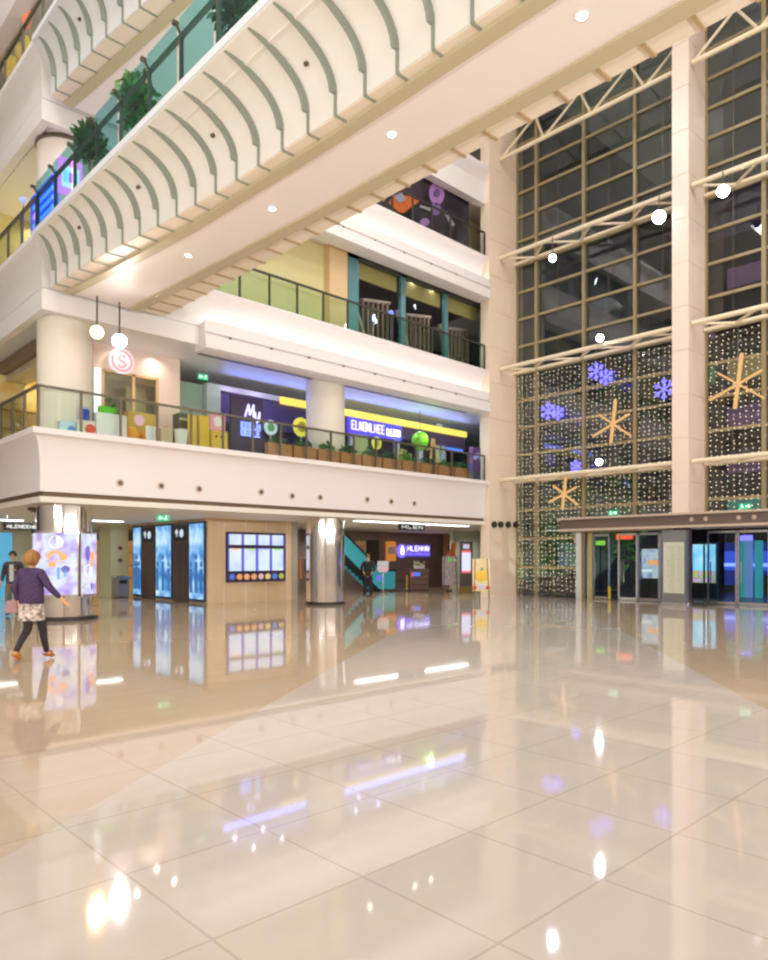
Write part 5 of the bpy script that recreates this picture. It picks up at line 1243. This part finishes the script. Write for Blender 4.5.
MB().loft([[(-.10,-.04,0),(.10,-.04,0),(.10,.04,0),(-.10,.04,0)],[(-.08,-.03,.2),(.08,-.03,.2),(.08,.03,.2),(-.08,.03,.2)]]).build('pouch', mat('bag_rose', (.42,.22,.22), .5), bag, local=True, bevel=.01)
m = MB()
for k in range(8):
    a0, a1 = PI*k/8, PI*(k+1)/8; m.bar((.07*math.cos(a0),0,.2+.14*math.sin(a0)), (.07*math.cos(a1),0,.2+.14*math.sin(a1)), .012)
m.build('strap', DARK, bag, local=True)
f2 = (-FWD[0]*.93-RGT[0]*.2+.1, -FWD[1]*.93)
person('person in open dark jacket and pale shirt facing the camera at the left edge', ground_pt(13, 19.4), (-FWD[0]*.97-RGT[0]*-.2, -FWD[1]*.97-RGT[1]*-.2), 1.74,
  {'arm_r': ((.25,-.06,1.10),(.26,.06,.88)), 'arm_l': ((-.26,.0,1.12),(-.10,.20,1.20)),
   'leg_r': ((.10,.05,.50),(.10,.03,.09),(.11,.17,.035)), 'leg_l': ((-.09,.02,.49),(-.10,-.08,.09),(-.11,.06,.035))},
  SK2, mat('grey_jacket', (.07,.065,.065), .8), 'jacket', mat('khaki_trousers', (.20,.18,.12), .8), mat('black_hair', (.03,.025,.02), .5), False, mat('black_shoe', (.03,.03,.03), .4), None, mat('pale_shirt', (.72,.72,.70), .7))
person('person dressed all in black standing before the brown shop', ground_pt(368, 28.6), (-FWD[0], -FWD[1]), 1.70,
  {'arm_r': ((.27,.0,1.12),(.17,.14,.98)), 'arm_l': ((-.27,.0,1.12),(-.17,.14,.98)),
   'leg_r': ((.11,.04,.50),(.13,.0,.09),(.15,.13,.035)), 'leg_l': ((-.11,.04,.50),(-.13,-.02,.09),(-.15,.11,.035))},
  SK, mat('black_jumper', (.012,.012,.014), .8), 'jumper', mat('black_trousers', (.012,.012,.014), .8), mat('brown_hair', (.20,.09,.03), .5), False, mat('black_shoe', (.03,.03,.03)), None)


# =================================================================== CAMERA, WORLD, LIGHT
cam = bpy.data.cameras.new('camera'); co = bpy.data.objects.new('camera', cam); COL.objects.link(co)
co.location = (0, 0, CH); co.rotation_euler = (PI/2, 0, -math.atan2(FWD[0], FWD[1]))
cam.sensor_fit = 'HORIZONTAL'; cam.sensor_width = 36; cam.lens = 36*F/768
cam.dof.use_dof = True; cam.dof.focus_distance = .8; cam.dof.aperture_fstop = 33.1/2.3
cam.shift_y = (HY-480)/768; cam.clip_end = 500; cam.clip_start = .05
S.camera = co
w = bpy.data.worlds.new('night'); S.world = w; w.use_nodes = True
w.node_tree.nodes['Background'].inputs[0].default_value = (.035,.028,.045,1)
w.node_tree.nodes['Background'].inputs[1].default_value = .55
WARM = (1,.985,.965)
for x, y in ((-2,-4), (-2,8), (12,-4), (16,5), (20,-4), (2,14)):  # unseen fill lights added under the roof to brighten the hall
    light('roof_fill_light', (x, y, 21.8), 3.5, 520, WARM)
light('roof_fill_light', (13.5, 15, 21.8), 1.5, 520, WARM)
# unseen fill spots added behind the camera to brighten facade and soffit
def add_fill_spot(loc, power, aim):
    l = bpy.data.lights.new('fill_spot', 'SPOT'); l.energy = power; l.color = WARM; l.spot_size = math.radians(150); l.spot_blend = 1; l.shadow_soft_size = .2
    o = bpy.data.objects.new('fill_spot', l); COL.objects.link(o); o.location = loc; o.rotation_euler = Vector(aim).to_track_quat('-Z', 'Y').to_euler()
for k in range(4):
    add_fill_spot((-1+3.4*k, -8.3, 3.5), 640, (.25,1,.5)); add_fill_spot((13.2+2.6*k, -8.3, 3.5), 700, (-.1,1,.5)); add_fill_spot((-5.6, .5+3.6*k, 3.5), 640, (1,.2,.5))
# ground floor, first, second, third gallery ceilings
for x, y, p in ((9,20.5,110), (9,25,130), (9,33,150), (16,20,90), (20,20.5,110), (21,25,110), (27,23,110), (15,30,60)):
    downs((x, y, 2.90), 2, 1.8, p, (1,.95,.87))
for x, y, p, c in ((9,19.2,70,(1,.88,.75)), (8,24,140,(1,.83,.45)), (13,19.6,55,(.75,.78,1)), (17.5,19.8,75,(.5,.6,1)), (21,19.8,75,(.5,.6,1)), (24,20,40,(.6,.7,1))):
    downs((x, y, 7.6), 2, 1.1, p, c)
for x, y, p, c in ((8,23,140,(1,.92,.62)), (12,19.5,110,(1,.95,.75)), (16,19.6,100,(1,.92,.75)), (20,19.4,60,(.9,.95,1))):
    downs((x, y, 12.2), 2, 1.1, p, c)
for x, y, p, c in ((8,22,60,(1,.85,.7)), (20.5,19.2,60,(1,.8,.75)), (14,19.5,60,(1,.85,.8))):
    downs((x, y, 15.95), 2, 1.1, p, c)
S.view_settings.view_transform = 'Standard'; S.view_settings.look = 'None'; S.view_settings.gamma = 1
S.view_settings.use_curve_mapping = False; S.view_settings.exposure = 0.49
cy = S.cycles
cy.max_bounces = 8; cy.diffuse_bounces = 4; cy.glossy_bounces = 4; cy.transparent_max_bounces = 16
cy.caustics_reflective = False; cy.caustics_refractive = False; cy.sample_clamp_indirect = 6
